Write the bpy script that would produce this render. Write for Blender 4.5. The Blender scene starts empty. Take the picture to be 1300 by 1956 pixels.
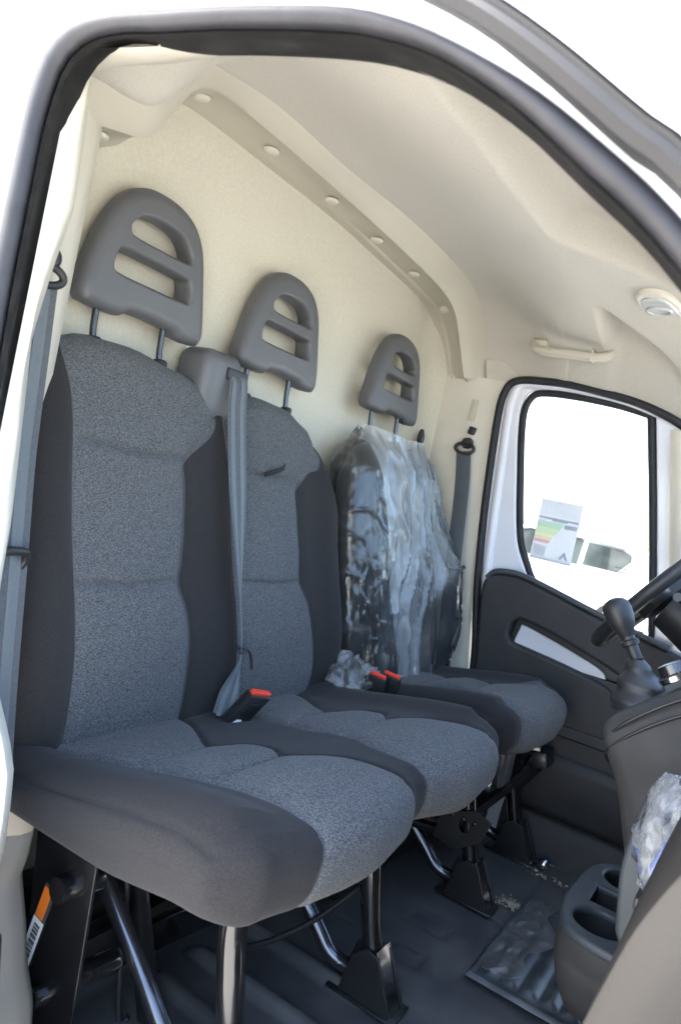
import bpy, bmesh, math, random
from mathutils import Vector, Matrix, noise as mnoise
R = math.radians
scn = bpy.context.scene
COL = scn.collection
random.seed(7)

# ---------------------------------------------------------------- camera (X = van forward, Y = across the cab, Z = up)
cd = bpy.data.cameras.new('camera')
cam = bpy.data.objects.new('camera', cd)
COL.objects.link(cam)
CAM = Vector((1.1785, -0.4977, 0.9539))
yaw, pitch, roll = 0.552, -0.0344, 0.214
f = Vector((-math.cos(pitch)*math.sin(yaw), math.cos(pitch)*math.cos(yaw), math.sin(pitch)))
r0 = f.cross(Vector((0, 0, 1))).normalized()
u0 = r0.cross(f)
r1 = math.cos(roll)*r0 + math.sin(roll)*u0
u1 = -math.sin(roll)*r0 + math.cos(roll)*u0
cam.matrix_world = Matrix(((r1.x, u1.x, -f.x, CAM.x), (r1.y, u1.y, -f.y, CAM.y), (r1.z, u1.z, -f.z, CAM.z), (0, 0, 0, 1)))
cd.sensor_fit = 'VERTICAL'
cd.sensor_height = 36.0
cd.sensor_width = 24.0
cd.lens = 1390.28/1956*36
cd.clip_start = 0.02
cd.clip_end = 2000
cd.dof.use_dof = True
cd.dof.focus_distance = 1.35
cd.dof.aperture_fstop = 6.3
scn.camera = cam

# ---------------------------------------------------------------- daylight
SUN_EL, SUN_AZ = R(46), R(186)           # azimuth measured in the XY plane from +X: from behind the cargo body
sd = Vector((math.cos(SUN_EL)*math.cos(SUN_AZ), math.cos(SUN_EL)*math.sin(SUN_AZ), math.sin(SUN_EL)))
w = bpy.data.worlds.new('World')
scn.world = w
w.use_nodes = True
nt = w.node_tree
sky = nt.nodes.new('ShaderNodeTexSky')
sky.sky_type = 'NISHITA'
sky.sun_disc = False
sky.sun_elevation = SUN_EL
sky.sun_rotation = math.atan2(sd.x, sd.y)
sky.dust_density = 3.0
sky.ozone_density = 0.3
sky.air_density = 1.0
bg = nt.nodes['Background']
nt.links.new(sky.outputs[0], bg.inputs[0])
bg.inputs[1].default_value = 0.14
sl = bpy.data.lights.new('sun', 'SUN')
sl.energy = 4.0
sl.angle = R(0.5)
sl.color = (1.0, 0.95, 0.88)
so = bpy.data.objects.new('sun', sl)
COL.objects.link(so)
so.rotation_euler = sd.to_track_quat('Z', 'Y').to_euler()
so.location = (-4, -3, 8)
scn.view_settings.view_transform = 'Standard'
scn.view_settings.look = 'None'
scn.view_settings.exposure = 3.42
scn.view_settings.gamma = 1.0
scn.cycles.use_denoising = True
scn.cycles.max_bounces = 14
scn.cycles.diffuse_bounces = 8
scn.cycles.transparent_max_bounces = 16
scn.cycles.sample_clamp_indirect = 8

# ---------------------------------------------------------------- materials
MATS = {}
def mat(name, col, rough=0.5, metal=0.0, spec=0.5, coat=0.0, col2=None, nscale=40, nmap=(1, 1, 1), ndetail=3, c0=0.35, c1=0.65,
        bump=0.0, bscale=None, bmap=None, bdist=0.001, alpha=1.0, sheen=0.0, rough2=None, nrot=(0, 0, 0)):
    m = bpy.data.materials.new(name)
    m.use_nodes = True
    t = m.node_tree
    p = t.nodes['Principled BSDF']
    p.inputs['Base Color'].default_value = (*col, 1)
    p.inputs['Roughness'].default_value = rough
    p.inputs['Metallic'].default_value = metal
    p.inputs['Specular IOR Level'].default_value = spec
    p.inputs['Coat Weight'].default_value = coat
    p.inputs['Coat Roughness'].default_value = 0.05
    p.inputs['Alpha'].default_value = alpha
    if sheen:
        p.inputs['Sheen Weight'].default_value = sheen
        p.inputs['Sheen Roughness'].default_value = 0.5
    tc = t.nodes.new('ShaderNodeTexCoord')
    def nz(scale, mp, det=3):
        mm = t.nodes.new('ShaderNodeMapping')
        mm.inputs['Scale'].default_value = mp
        mm.inputs['Rotation'].default_value = nrot
        t.links.new(tc.outputs['Object'], mm.inputs[0])
        n = t.nodes.new('ShaderNodeTexNoise')
        n.inputs['Scale'].default_value = scale
        n.inputs['Detail'].default_value = det
        t.links.new(mm.outputs[0], n.inputs['Vector'])
        return n
    if col2 is not None:
        n = nz(nscale, nmap, ndetail)
        cr = t.nodes.new('ShaderNodeValToRGB')
        cr.color_ramp.elements[0].position = c0
        cr.color_ramp.elements[1].position = c1
        cr.color_ramp.elements[0].color = (*col, 1)
        cr.color_ramp.elements[1].color = (*col2, 1)
        t.links.new(n.outputs['Fac'], cr.inputs[0])
        t.links.new(cr.outputs[0], p.inputs['Base Color'])
        if rough2 is not None:
            mr = t.nodes.new('ShaderNodeMapRange')
            mr.inputs['From Min'].default_value = c0
            mr.inputs['From Max'].default_value = c1
            mr.inputs['To Min'].default_value = rough
            mr.inputs['To Max'].default_value = rough2
            t.links.new(n.outputs['Fac'], mr.inputs[0])
            t.links.new(mr.outputs[0], p.inputs['Roughness'])
    if bump:
        n2 = nz(bscale or nscale, bmap or nmap, 4)
        b = t.nodes.new('ShaderNodeBump')
        b.inputs['Strength'].default_value = bump
        b.inputs['Distance'].default_value = bdist
        t.links.new(n2.outputs['Fac'], b.inputs['Height'])
        t.links.new(b.outputs[0], p.inputs['Normal'])
    MATS[name] = m
    return m

mat('white_paint', (0.80, 0.81, 0.83), 0.25, coat=0.6, col2=(0.76, 0.77, 0.80), nscale=3)
mat('door_paint', (0.74, 0.75, 0.80), 0.25, coat=0.6, col2=(0.70, 0.71, 0.76), nscale=3)
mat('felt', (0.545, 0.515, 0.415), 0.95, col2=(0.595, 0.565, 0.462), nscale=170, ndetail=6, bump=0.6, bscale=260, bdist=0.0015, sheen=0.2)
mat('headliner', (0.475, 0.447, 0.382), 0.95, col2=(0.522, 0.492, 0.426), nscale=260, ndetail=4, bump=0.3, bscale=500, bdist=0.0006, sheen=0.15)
mat('beige_plastic', (0.58, 0.545, 0.455), 0.55, col2=(0.61, 0.575, 0.485), nscale=6, bump=0.12, bscale=900, bdist=0.0003)
mat('beige_dark', (0.50, 0.465, 0.38), 0.6, col2=(0.52, 0.485, 0.40), nscale=6, bump=0.12, bscale=900, bdist=0.0003)
mat('pillar_grey', (0.20, 0.185, 0.16), 0.6, col2=(0.17, 0.158, 0.135), nscale=5)
mat('seal_rubber', (0.013, 0.013, 0.016), 0.5, spec=0.35, col2=(0.020, 0.020, 0.023), nscale=30, bump=0.1, bscale=300)
mat('flange_black', (0.006, 0.006, 0.006), 0.7, spec=0.2, col2=(0.016, 0.015, 0.014), nscale=60, nmap=(0.3, 1, 1), c0=0.45, c1=0.8, bump=0.3, bscale=150)
mat('trim_grey', (0.026, 0.026, 0.0265), 0.5, spec=0.25, col2=(0.032, 0.032, 0.0325), nscale=8)
mat('insert_fabric', (0.032, 0.0333, 0.0345), 0.95, col2=(0.132, 0.1365, 0.140), nscale=520, nmap=(1, 0.5, 1.5), nrot=(0.45, 0, 0), ndetail=2, c0=0.36, c1=0.68, bump=0.8, bscale=430, bmap=(1, 0.5, 1.5), bdist=0.0016, sheen=0.05)
mat('bolster_fabric', (0.0150, 0.0140, 0.0142), 0.95, spec=0.3, col2=(0.025, 0.0232, 0.0232), nscale=520, ndetail=2, bump=0.35, bscale=700, bdist=0.0007, sheen=0.06)
mat('headrest_plastic', (0.090, 0.092, 0.097), 0.46, col2=(0.096, 0.098, 0.103), nscale=10, bump=0.12, bscale=1200, bdist=0.0003)
mat('black_plastic', (0.018, 0.018, 0.019), 0.45, col2=(0.022, 0.022, 0.023), nscale=12, bump=0.12, bscale=900, bdist=0.0003)
mat('door_trim', (0.024, 0.0235, 0.025), 0.6, col2=(0.030, 0.0295, 0.031), nscale=14, bump=0.25, bscale=700, bdist=0.0006)
mat('dash_plastic', (0.044, 0.041, 0.039), 0.65, spec=0.3, col2=(0.053, 0.049, 0.047), nscale=18, bump=0.35, bscale=650, bdist=0.0007)
mat('dash_light', (0.0135, 0.0131, 0.0127), 0.8, spec=0.10, col2=(0.0165, 0.016, 0.0155), nscale=5, bump=0.3, bscale=650, bdist=0.0006)
mat('cup_plastic', (0.040, 0.047, 0.052), 0.5, col2=(0.046, 0.053, 0.058), nscale=10, bump=0.15, bscale=900, bdist=0.0004)
mat('frame_paint', (0.008, 0.008, 0.009), 0.18, coat=0.6, col2=(0.012, 0.012, 0.013), nscale=20)
mat('frame_dull', (0.012, 0.012, 0.013), 0.42, coat=0.2, col2=(0.018, 0.018, 0.019), nscale=20)
mat('tube_sheen', (0.10, 0.10, 0.115), 0.22, metal=0.85, coat=0.5, col2=(0.13, 0.13, 0.145), nscale=15)
mat('steel', (0.55, 0.55, 0.56), 0.2, metal=1.0)
mat('dark_steel', (0.10, 0.10, 0.105), 0.25, metal=0.9)
mat('thread', (0.075, 0.078, 0.082), 0.8)
mat('belt_web', (0.045, 0.052, 0.058), 0.7, col2=(0.075, 0.086, 0.094), nscale=500, nmap=(1, 1, 0.4), bump=0.5, bscale=800, bdist=0.0006, sheen=0.2)
mat('belt_stripe', (0.085, 0.100, 0.110), 0.6, col2=(0.110, 0.128, 0.138), nscale=500, bump=0.3, bscale=800, bdist=0.0005, sheen=0.2)
mat('buckle_red', (0.75, 0.055, 0.03), 0.35)
mat('label_white', (0.80, 0.80, 0.80), 0.5)
mat('label_orange', (0.85, 0.20, 0.02), 0.5)
mat('label_ink', (0.06, 0.06, 0.07), 0.5)
mat('floor_rubber', (0.075, 0.075, 0.078), 0.40, col2=(0.130, 0.125, 0.118), nscale=9, ndetail=8, c0=0.4, c1=0.72, bump=0.3, bscale=500, bdist=0.0008, rough2=0.6)
mat('mat_rubber', (0.050, 0.058, 0.065), 0.36, col2=(0.120, 0.130, 0.136), nscale=14, ndetail=8, c0=0.4, c1=0.75, bump=0.3, bscale=300, bdist=0.0008)
mat('dust', (0.52, 0.46, 0.34), 0.95, col2=(0.30, 0.26, 0.2), nscale=60)
mat('foam_yellow', (0.62, 0.50, 0.24), 0.9)
mat('asphalt', (0.40, 0.39, 0.37), 0.9, col2=(0.46, 0.45, 0.43), nscale=3, ndetail=8)
mat('tyre', (0.02, 0.02, 0.02), 0.8)
mat('rim_grey', (0.45, 0.46, 0.48), 0.3, metal=0.8)
mat('car_glass', (0.008, 0.010, 0.010), 0.3, spec=0.15, col2=(0.040, 0.046, 0.044), nscale=2.5, ndetail=2)
mat('lamp_lens', (0.40, 0.42, 0.41), 0.2, coat=0.3, col2=(0.48, 0.50, 0.49), nscale=30)
mat('green', (0.55, 0.78, 0.57), 0.6); mat('lime', (0.74, 0.87, 0.55), 0.6); mat('yellow', (0.90, 0.89, 0.58), 0.6)
mat('orange', (0.88, 0.75, 0.48), 0.6); mat('pink_red', (0.86, 0.46, 0.48), 0.6); mat('slate', (0.38, 0.41, 0.50), 0.6); mat('pale_grey', (0.60, 0.62, 0.66), 0.6)
mat('blue_print', (0.05, 0.10, 0.5), 0.4)

def glass_mat(name, tint, gloss):
    m = bpy.data.materials.new(name)
    m.use_nodes = True
    t = m.node_tree
    t.nodes.clear()
    o = t.nodes.new('ShaderNodeOutputMaterial')
    mx = t.nodes.new('ShaderNodeMixShader')
    tr = t.nodes.new('ShaderNodeBsdfTransparent')
    tr.inputs[0].default_value = (*tint, 1)
    g = t.nodes.new('ShaderNodeBsdfGlossy')
    g.inputs['Roughness'].default_value = 0.02
    fr = t.nodes.new('ShaderNodeFresnel')
    fr.inputs[0].default_value = 1.45
    ml = t.nodes.new('ShaderNodeMath')
    ml.operation = 'MULTIPLY'
    ml.inputs[1].default_value = gloss
    t.links.new(fr.outputs[0], ml.inputs[0])
    t.links.new(ml.outputs[0], mx.inputs[0])
    t.links.new(tr.outputs[0], mx.inputs[1])
    t.links.new(g.outputs[0], mx.inputs[2])
    t.links.new(mx.outputs[0], o.inputs[0])
    MATS[name] = m
glass_mat('window_glass', (0.93, 0.96, 0.95), 0.5)

def film_mat(name, milk, rough, bscale, bstr, bmap=(1, 1, 1), col=(0.80, 0.83, 0.83), attr=False, gl=1.0):
    """thin clear film: see-through, sharp reflections, a little milky scatter that grows with folded layers"""
    m = bpy.data.materials.new(name)
    m.use_nodes = True
    t = m.node_tree
    t.nodes.clear()
    N_ = t.nodes.new
    o = N_('ShaderNodeOutputMaterial')
    tc = N_('ShaderNodeTexCoord')
    mm = N_('ShaderNodeMapping')
    mm.inputs['Scale'].default_value = bmap
    t.links.new(tc.outputs['Object'], mm.inputs[0])
    n1 = N_('ShaderNodeTexNoise')
    n1.inputs['Scale'].default_value = bscale
    n1.inputs['Detail'].default_value = 5
    n1.inputs['Distortion'].default_value = 0.6
    t.links.new(mm.outputs[0], n1.inputs['Vector'])
    vo = N_('ShaderNodeTexVoronoi')
    vo.feature = 'DISTANCE_TO_EDGE'
    vo.inputs['Scale'].default_value = bscale*1.1
    dm = N_('ShaderNodeMixRGB')
    dm.inputs[0].default_value = 0.12
    t.links.new(mm.outputs[0], dm.inputs[1])
    t.links.new(n1.outputs['Color'], dm.inputs[2])
    t.links.new(dm.outputs[0], vo.inputs['Vector'])
    mr0 = N_('ShaderNodeMapRange')
    mr0.inputs['From Max'].default_value = 0.12
    t.links.new(vo.outputs['Distance'], mr0.inputs[0])
    hs = N_('ShaderNodeMath')
    hs.operation = 'MULTIPLY_ADD'
    hs.inputs[1].default_value = 0.35
    t.links.new(mr0.outputs[0], hs.inputs[0])
    t.links.new(n1.outputs['Fac'], hs.inputs[2])
    b = N_('ShaderNodeBump')
    b.inputs['Strength'].default_value = bstr
    b.inputs['Distance'].default_value = 0.006
    t.links.new(hs.outputs[0], b.inputs['Height'])
    tr = N_('ShaderNodeBsdfTransparent')
    tr.inputs[0].default_value = (0.97, 0.975, 0.975, 1)
    df = N_('ShaderNodeBsdfDiffuse')
    df.inputs[0].default_value = (*col, 1)
    t.links.new(b.outputs[0], df.inputs['Normal'])
    tl_ = N_('ShaderNodeBsdfTranslucent')
    tl_.inputs[0].default_value = (*col, 1)
    dmx = N_('ShaderNodeMixShader')
    dmx.inputs[0].default_value = 0.4
    t.links.new(df.outputs[0], dmx.inputs[1])
    t.links.new(tl_.outputs[0], dmx.inputs[2])
    g = N_('ShaderNodeBsdfGlossy')
    g.inputs['Roughness'].default_value = rough
    t.links.new(b.outputs[0], g.inputs['Normal'])
    fr = N_('ShaderNodeFresnel')
    fr.inputs[0].default_value = 1.5
    t.links.new(b.outputs[0], fr.inputs['Normal'])
    fg = N_('ShaderNodeMath')
    fg.operation = 'MULTIPLY'
    fg.use_clamp = True
    fg.inputs[1].default_value = gl
    t.links.new(fr.outputs[0], fg.inputs[0])
    mk = N_('ShaderNodeMath')
    mk.operation = 'MULTIPLY'
    mk.use_clamp = True
    mk.inputs[1].default_value = milk
    if attr:
        at = N_('ShaderNodeAttribute')
        at.attribute_name = 'layers_and_glints'
        t.links.new(at.outputs['Fac'], mk.inputs[0])
    else:
        mr = N_('ShaderNodeMapRange')
        mr.inputs['From Min'].default_value = 0.35
        mr.inputs['From Max'].default_value = 0.7
        mr.inputs['To Min'].default_value = 0.5
        mr.inputs['To Max'].default_value = 1.5
        t.links.new(n1.outputs['Fac'], mr.inputs[0])
        t.links.new(mr.outputs[0], mk.inputs[0])
    m1 = N_('ShaderNodeMixShader')
    t.links.new(mk.outputs[0], m1.inputs[0])
    t.links.new(tr.outputs[0], m1.inputs[1])
    t.links.new(dmx.outputs[0], m1.inputs[2])
    m2 = N_('ShaderNodeMixShader')
    t.links.new(fg.outputs[0], m2.inputs[0])
    t.links.new(m1.outputs[0], m2.inputs[1])
    t.links.new(g.outputs[0], m2.inputs[2])
    t.links.new(m2.outputs[0], o.inputs[0])
    MATS[name] = m
film_mat('plastic_cover', 0.155, 0.09, 8, 0.34, (1.3, 1.3, 0.45), attr=True, gl=1.3)
film_mat('plastic_bunch', 0.22, 0.12, 16, 0.4, gl=1.1)
film_mat('floor_film', 0.28, 0.35, 20, 0.2, col=(0.34, 0.33, 0.30), gl=0.35)

def paper_mat(name, col):
    m = bpy.data.materials.new(name)
    m.use_nodes = True
    t = m.node_tree
    t.nodes.clear()
    o = t.nodes.new('ShaderNodeOutputMaterial')
    mx = t.nodes.new('ShaderNodeMixShader')
    mx.inputs[0].default_value = 0.5
    d = t.nodes.new('ShaderNodeBsdfDiffuse')
    tr = t.nodes.new('ShaderNodeBsdfTranslucent')
    d.inputs[0].default_value = (*col, 1)
    tr.inputs[0].default_value = (*col, 1)
    t.links.new(d.outputs[0], mx.inputs[1])
    t.links.new(tr.outputs[0], mx.inputs[2])
    t.links.new(mx.outputs[0], o.inputs[0])
    MATS[name] = m
paper_mat('paper', (0.68, 0.69, 0.71))

# ---------------------------------------------------------------- helpers
def V3(p):
    return Vector(p)

def link(name, me, m, parent=None, smooth=40):
    o = bpy.data.objects.new(name, me)
    COL.objects.link(o)
    if m is not None and not me.materials:
        for k in (m if isinstance(m, (list, tuple)) else [m]):
            me.materials.append(MATS[k])
    if smooth:
        me.shade_smooth()
        me.set_sharp_from_angle(angle=R(smooth))
    if parent is not None:
        o.parent = parent
        o.matrix_parent_inverse = root_matrix(parent).inverted()
    return o

def root_matrix(p):
    # only the Empties stand off the origin; every mesh part keeps world coordinates
    return Matrix.Translation(p.location) if p.type == 'EMPTY' else Matrix.Identity(4)

def child(o, parent):
    o.parent = parent
    o.matrix_parent_inverse = root_matrix(parent).inverted()
    return o

def thing(name, label, cat, loc, group=None):
    o = bpy.data.objects.new(name, None)
    o.empty_display_size = 0.05
    COL.objects.link(o)
    o.location = loc
    o['label'] = label
    o['category'] = cat
    if group:
        o['group'] = group
    return o

def tag(o, label, cat, group=None, kind=None):
    if label: o['label'] = label
    if cat: o['category'] = cat
    if group: o['group'] = group
    if kind: o['kind'] = kind
    return o

def from_vf(verts, faces):
    me = bpy.data.meshes.new('m')
    me.from_pydata([tuple(v) for v in verts], [], faces)
    me.validate()
    bm = bmesh.new()
    bm.from_mesh(me)
    bmesh.ops.remove_doubles(bm, verts=bm.verts, dist=1e-5)
    bmesh.ops.recalc_face_normals(bm, faces=bm.faces)
    bm.to_mesh(me)
    bm.free()
    return me

def grid(rows, closed_u=False, closed_v=False, cap=False):
    """rows: list of rows of points"""
    n, m = len(rows), len(rows[0])
    vs = [p for r_ in rows for p in r_]
    fs = []
    for i in range(n if closed_v else n-1):
        for j in range(m if closed_u else m-1):
            a, b = i % n, (i+1) % n
            c, d = j % m, (j+1) % m
            fs.append((a*m+c, a*m+d, b*m+d, b*m+c))
    if cap:
        fs.append(tuple(range(m)))
        fs.append(tuple((n-1)*m+k for k in range(m)))
    return vs, fs

def join(parts):
    vs, fs = [], []
    for v, f_ in parts:
        k = len(vs)
        vs += list(v)
        fs += [tuple(i+k for i in q) for q in f_]
    return vs, fs

def box_vf(c, s, rot=None):
    c = V3(c)
    out = []
    for x in (-.5, .5):
        for y in (-.5, .5):
            for z in (-.5, .5):
                p = Vector((x*s[0], y*s[1], z*s[2]))
                if rot is not None: p = rot @ p
                out.append(c+p)
    return out, [(0, 1, 3, 2), (4, 6, 7, 5), (0, 4, 5, 1), (2, 3, 7, 6), (0, 2, 6, 4), (1, 5, 7, 3)]

def box(name, c, s, m, parent=None, bev=0.003, rot=None, seg=2, smooth=40):
    me = from_vf(*box_vf(c, s, rot))
    if bev:
        bm = bmesh.new()
        bm.from_mesh(me)
        bmesh.ops.bevel(bm, geom=list(bm.edges), offset=bev, segments=seg, affect='EDGES', profile=0.5)
        bm.to_mesh(me)
        bm.free()
    return link(name, me, m, parent, smooth)

def spline(pts, n=8, closed=False):
    pts = [tuple(p) for p in pts]
    N = len(pts)
    D = len(pts[0])
    out = []
    segs = N if closed else N-1
    for i in range(segs):
        if closed:
            p0, p1, p2, p3 = pts[(i-1) % N], pts[i], pts[(i+1) % N], pts[(i+2) % N]
        else:
            p0, p1, p2, p3 = pts[max(i-1, 0)], pts[i], pts[i+1], pts[min(i+2, N-1)]
        for k in range(n):
            t = k/n
            out.append(tuple(0.5*((2*p1[d]) + (-p0[d]+p2[d])*t + (2*p0[d]-5*p1[d]+4*p2[d]-p3[d])*t*t + (-p0[d]+3*p1[d]-3*p2[d]+p3[d])*t**3) for d in range(D)))
    if not closed:
        out.append(pts[-1])
    return out

def resample(pts, n):
    pts = [V3(p) for p in pts]
    L = [0]
    for a, b in zip(pts, pts[1:]):
        L.append(L[-1]+(b-a).length)
    out = []
    j = 0
    for k in range(n):
        t = L[-1]*k/(n-1)
        while j < len(pts)-2 and L[j+1] < t: j += 1
        d = L[j+1]-L[j]
        out.append(pts[j].lerp(pts[j+1], (t-L[j])/d if d > 1e-9 else 0))
    return out

def tube_vf(path, r, n=12, closed=False, up=None, rb=None, cap=True):
    P = [V3(p) for p in path]
    N = len(P)
    rows = []
    prev = None
    for i in range(N):
        if closed: t = (P[(i+1) % N]-P[(i-1) % N]).normalized()
        else: t = (P[min(i+1, N-1)]-P[max(i-1, 0)]).normalized()
        if up is not None: a = V3(up)
        elif prev is not None: a = prev
        else: a = Vector((0, 0, 1)) if abs(t.z) < 0.9 else Vector((1, 0, 0))
        a = (a - t*a.dot(t)).normalized()
        prev = a
        b = t.cross(a)
        ra = r[i] if isinstance(r, (list, tuple)) else r
        rc = ra if rb is None else rb
        rows.append([P[i]+a*(ra*math.cos(q))+b*(rc*math.sin(q)) for q in [2*math.pi*k/n for k in range(n)]])
    return grid(rows, closed_u=True, closed_v=closed, cap=(cap and not closed))

def tube(name, path, r, m, parent=None, n=12, closed=False, up=None, rb=None, smooth=50):
    return link(name, from_vf(*tube_vf(path, r, n, closed, up, rb)), m, parent, smooth)

def strip_vf(path, sides, width, th):
    """flat band: path points, sides = unit width directions, rectangular section with soft edges"""
    rows = []
    N = len(path)
    for i in range(N):
        p = V3(path[i])
        t = (V3(path[min(i+1, N-1)])-V3(path[max(i-1, 0)])).normalized()
        s = V3(sides[i]).normalized()
        s = (s-t*s.dot(t)).normalized()
        nn = t.cross(s)
        w_ = width[i] if isinstance(width, (list, tuple)) else width
        rows.append([p+s*(a*w_/2)+nn*(b*th/2) for a, b in ((-1, -.5), (-.96, -1), (.96, -1), (1, -.5), (1, .5), (.96, 1), (-.96, 1), (-1, .5))])
    return grid(rows, closed_u=True, cap=True)

def revolve_vf(axis_o, axis_d, prof, n=20, cap=True):
    o_ = V3(axis_o)
    d = V3(axis_d).normalized()
    a = d.orthogonal().normalized()
    b = d.cross(a)
    rows = [[o_+d*h+(a*math.cos(q)+b*math.sin(q))*rr for q in [2*math.pi*k/n for k in range(n)]] for h, rr in prof]
    return grid(rows, closed_u=True, cap=cap)

def offset_loop(loop, d):
    """move every vertex of a CCW loop inward by d (outward for negative d)"""
    n = len(loop)
    out = []
    for i in range(n):
        p0, p1, p2 = Vector(loop[i-1]), Vector(loop[i]), Vector(loop[(i+1) % n])
        a, b = (p1-p0).normalized(), (p2-p1).normalized()
        na, nb = Vector((-a.y, a.x)), Vector((-b.y, b.x))
        m_ = na+nb
        if m_.length < 1e-6: m_ = na
        m_.normalize()
        k = 1/max(0.5, m_.dot(na))
        out.append(p1+m_*(d*k))
    return out

def plate(name, outline, m, parent=None, holes=(), origin=(0, 0, 0), au=(0, 1, 0), av=(0, 0, 1), th=0.01, bev=0.0, bres=3, post=None, smooth=45, hbev=None):
    """2D outline (with holes) given real thickness and rounded edges; au, av = plane axes"""
    def clean(lp):
        o_ = []
        for p in lp:
            v = Vector((p[0], p[1]))
            if not o_ or (v-o_[-1]).length > 1e-5: o_.append(v)
        if (o_[0]-o_[-1]).length < 1e-5: o_.pop()
        ar = sum(o_[k-1].x*o_[k].y-o_[k].x*o_[k-1].y for k in range(len(o_)))
        return o_ if ar > 0 else o_[::-1]
    loops = [(clean(outline), 1)]+[(clean(h), -1) for h in holes]
    steps = []
    nb = bres if bev > 0 else 0
    for k in range(nb+1):
        a = math.pi/2*k/max(nb, 1) if nb else 0
        steps.append((bev*(1-math.sin(a)), th/2-bev*(1-math.cos(a))) if nb else (0, th/2))
    steps = steps[::-1]      # from the rim plane outwards
    if nb:
        steps = [(bev*(1-math.cos(math.pi/2*k/nb)), th/2-bev*(1-math.sin(math.pi/2*k/nb))) for k in range(nb+1)]
    verts, faces, caps = [], [], []
    prof_ = [(o, z) for o, z in steps]+[]
    full = [(o, -z) for o, z in reversed(steps)]+prof_
    loop_idx = []
    for lp, sg in loops:
        n = len(lp)
        rings_ = []
        for o, z in full:
            base_ = len(verts)
            for q in offset_loop(lp, o*(1 if sg > 0 or hbev is None or bev == 0 else hbev/bev)*sg): verts.append(Vector((q.x, q.y, z)))
            rings_.append(base_)
        for a, b in zip(rings_, rings_[1:]):
            for i in range(n):
                i2 = (i+1) % n
                f_ = (a+i, a+i2, b+i2, b+i)
                faces.append(f_ if sg > 0 else f_[::-1])
        loop_idx.append((rings_[0], rings_[-1], n))
    for side in (0, 1):
        bmf = bmesh.new()
        eds = []
        for (b0, b1, n) in loop_idx:
            st_ = b1 if side else b0
            vv = [bmf.verts.new((verts[st_+i].x, verts[st_+i].y, 0)) for i in range(n)]
            eds += [bmf.edges.new((vv[i], vv[(i+1) % n])) for i in range(n)]
        ids = [(b1 if side else b0)+i for (b0, b1, n) in loop_idx for i in range(n)]
        bmesh.ops.triangle_fill(bmf, use_beauty=True, use_dissolve=False, edges=eds, normal=(0, 0, 1))
        bmf.verts.index_update()
        for fc in bmf.faces:
            f_ = tuple(ids[v.index] for v in fc.verts)
            A, B, C_ = (verts[q] for q in f_[:3])
            if ((B-A).cross(C_-A).z > 0) != bool(side): f_ = f_[::-1]
            caps.append(f_)
        bmf.free()
    U, Vv = V3(au).normalized(), V3(av).normalized()
    Nn = U.cross(Vv)
    O = V3(origin)
    co = []
    for c in verts:
        q = O+U*c.x+Vv*c.y+Nn*c.z
        co.append(post(c, q) if post else q)
    me = bpy.data.meshes.new('m')
    me.from_pydata([tuple(v) for v in co], [], faces+caps)
    o = link(name, me, m, parent, smooth)
    for p in me.polygons[len(faces):]:
        p.use_smooth = False
    return o

def lerp_tab(tab, x):
    if x <= tab[0][0]: return tab[0][1]
    for (a, b), (c, d) in zip(tab, tab[1:]):
        if x <= c: return b+(d-b)*(x-a)/(c-a)
    return tab[-1][1]

def smooth_tab(tab, x):
    if x <= tab[0][0]: return tab[0][1]
    for (a, b), (c, d) in zip(tab, tab[1:]):
        if x <= c:
            t = (x-a)/(c-a)
            t = t*t*(3-2*t)
            return b+(d-b)*t
    return tab[-1][1]

def cr_tab(tab, x):
    if x <= tab[0][0]: return tab[0][1]
    if x >= tab[-1][0]: return tab[-1][1]
    for i in range(len(tab)-1):
        if x <= tab[i+1][0]:
            x0_, y0_ = tab[i]
            x1_, y1_ = tab[i+1]
            h_ = x1_-x0_
            def sl_(k):
                a = tab[max(k-1, 0)]
                b = tab[min(k+1, len(tab)-1)]
                return (b[1]-a[1])/(b[0]-a[0])
            m0, m1 = sl_(i)*h_, sl_(i+1)*h_
            t = (x-x0_)/h_
            return y0_*(2*t**3-3*t*t+1)+m0*(t**3-2*t*t+t)+y1_*(-2*t**3+3*t*t)+m1*(t**3-t*t)

def sstep(a, b, x):
    t = min(1, max(0, (x-a)/(b-a)))
    return t*t*(3-2*t)

def fbm(p, o=3):
    return mnoise.fractal(Vector(p), 1.0, 2.0, o)

# ================================================================= setting: the ground outside
GZ = -0.66
me = from_vf([(-400, -400, GZ), (400, -400, GZ), (400, 400, GZ), (-400, 400, GZ)], [(0, 1, 2, 3)])
tag(link('ground', me, 'asphalt', None, 0), 'sunlit pale paved parking ground outside the van', None, kind='structure')

# ================================================================= the van shell
van = thing('van', 'white cargo van whose open door frames the beige three seat cab', 'van', (0.9, 0.0, GZ))

# door opening paths at the near side (X, Z)
OUT = [(0.36, 0.30), (0.345, 0.70), (0.335, 0.95), (0.331, 1.149), (0.332, 1.24), (0.334, 1.314), (0.341, 1.353), (0.357, 1.382), (0.389, 1.398), (0.442, 1.400), (0.527, 1.392), (0.637, 1.378), (0.764, 1.357), (0.834, 1.334), (0.899, 1.302), (0.959, 1.266), (1.015, 1.224), (1.076, 1.172), (1.15, 1.09), (1.25, 0.96), (1.335, 0.80), (1.365, 0.62), (1.365, 0.30)]
INN = [(0.42, 0.30), (0.395, 0.70), (0.375, 0.95), (0.367, 1.08), (0.366, 1.19), (0.366, 1.27), (0.371, 1.318), (0.384, 1.356), (0.416, 1.376), (0.466, 1.379), (0.533, 1.370), (0.643, 1.357), (0.768, 1.336), (0.838, 1.315), (0.890, 1.290), (0.948, 1.251), (1.000, 1.208), (1.062, 1.156), (1.13, 1.08), (1.23, 0.95), (1.305, 0.80), (1.333, 0.62), (1.333, 0.30)]
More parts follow.
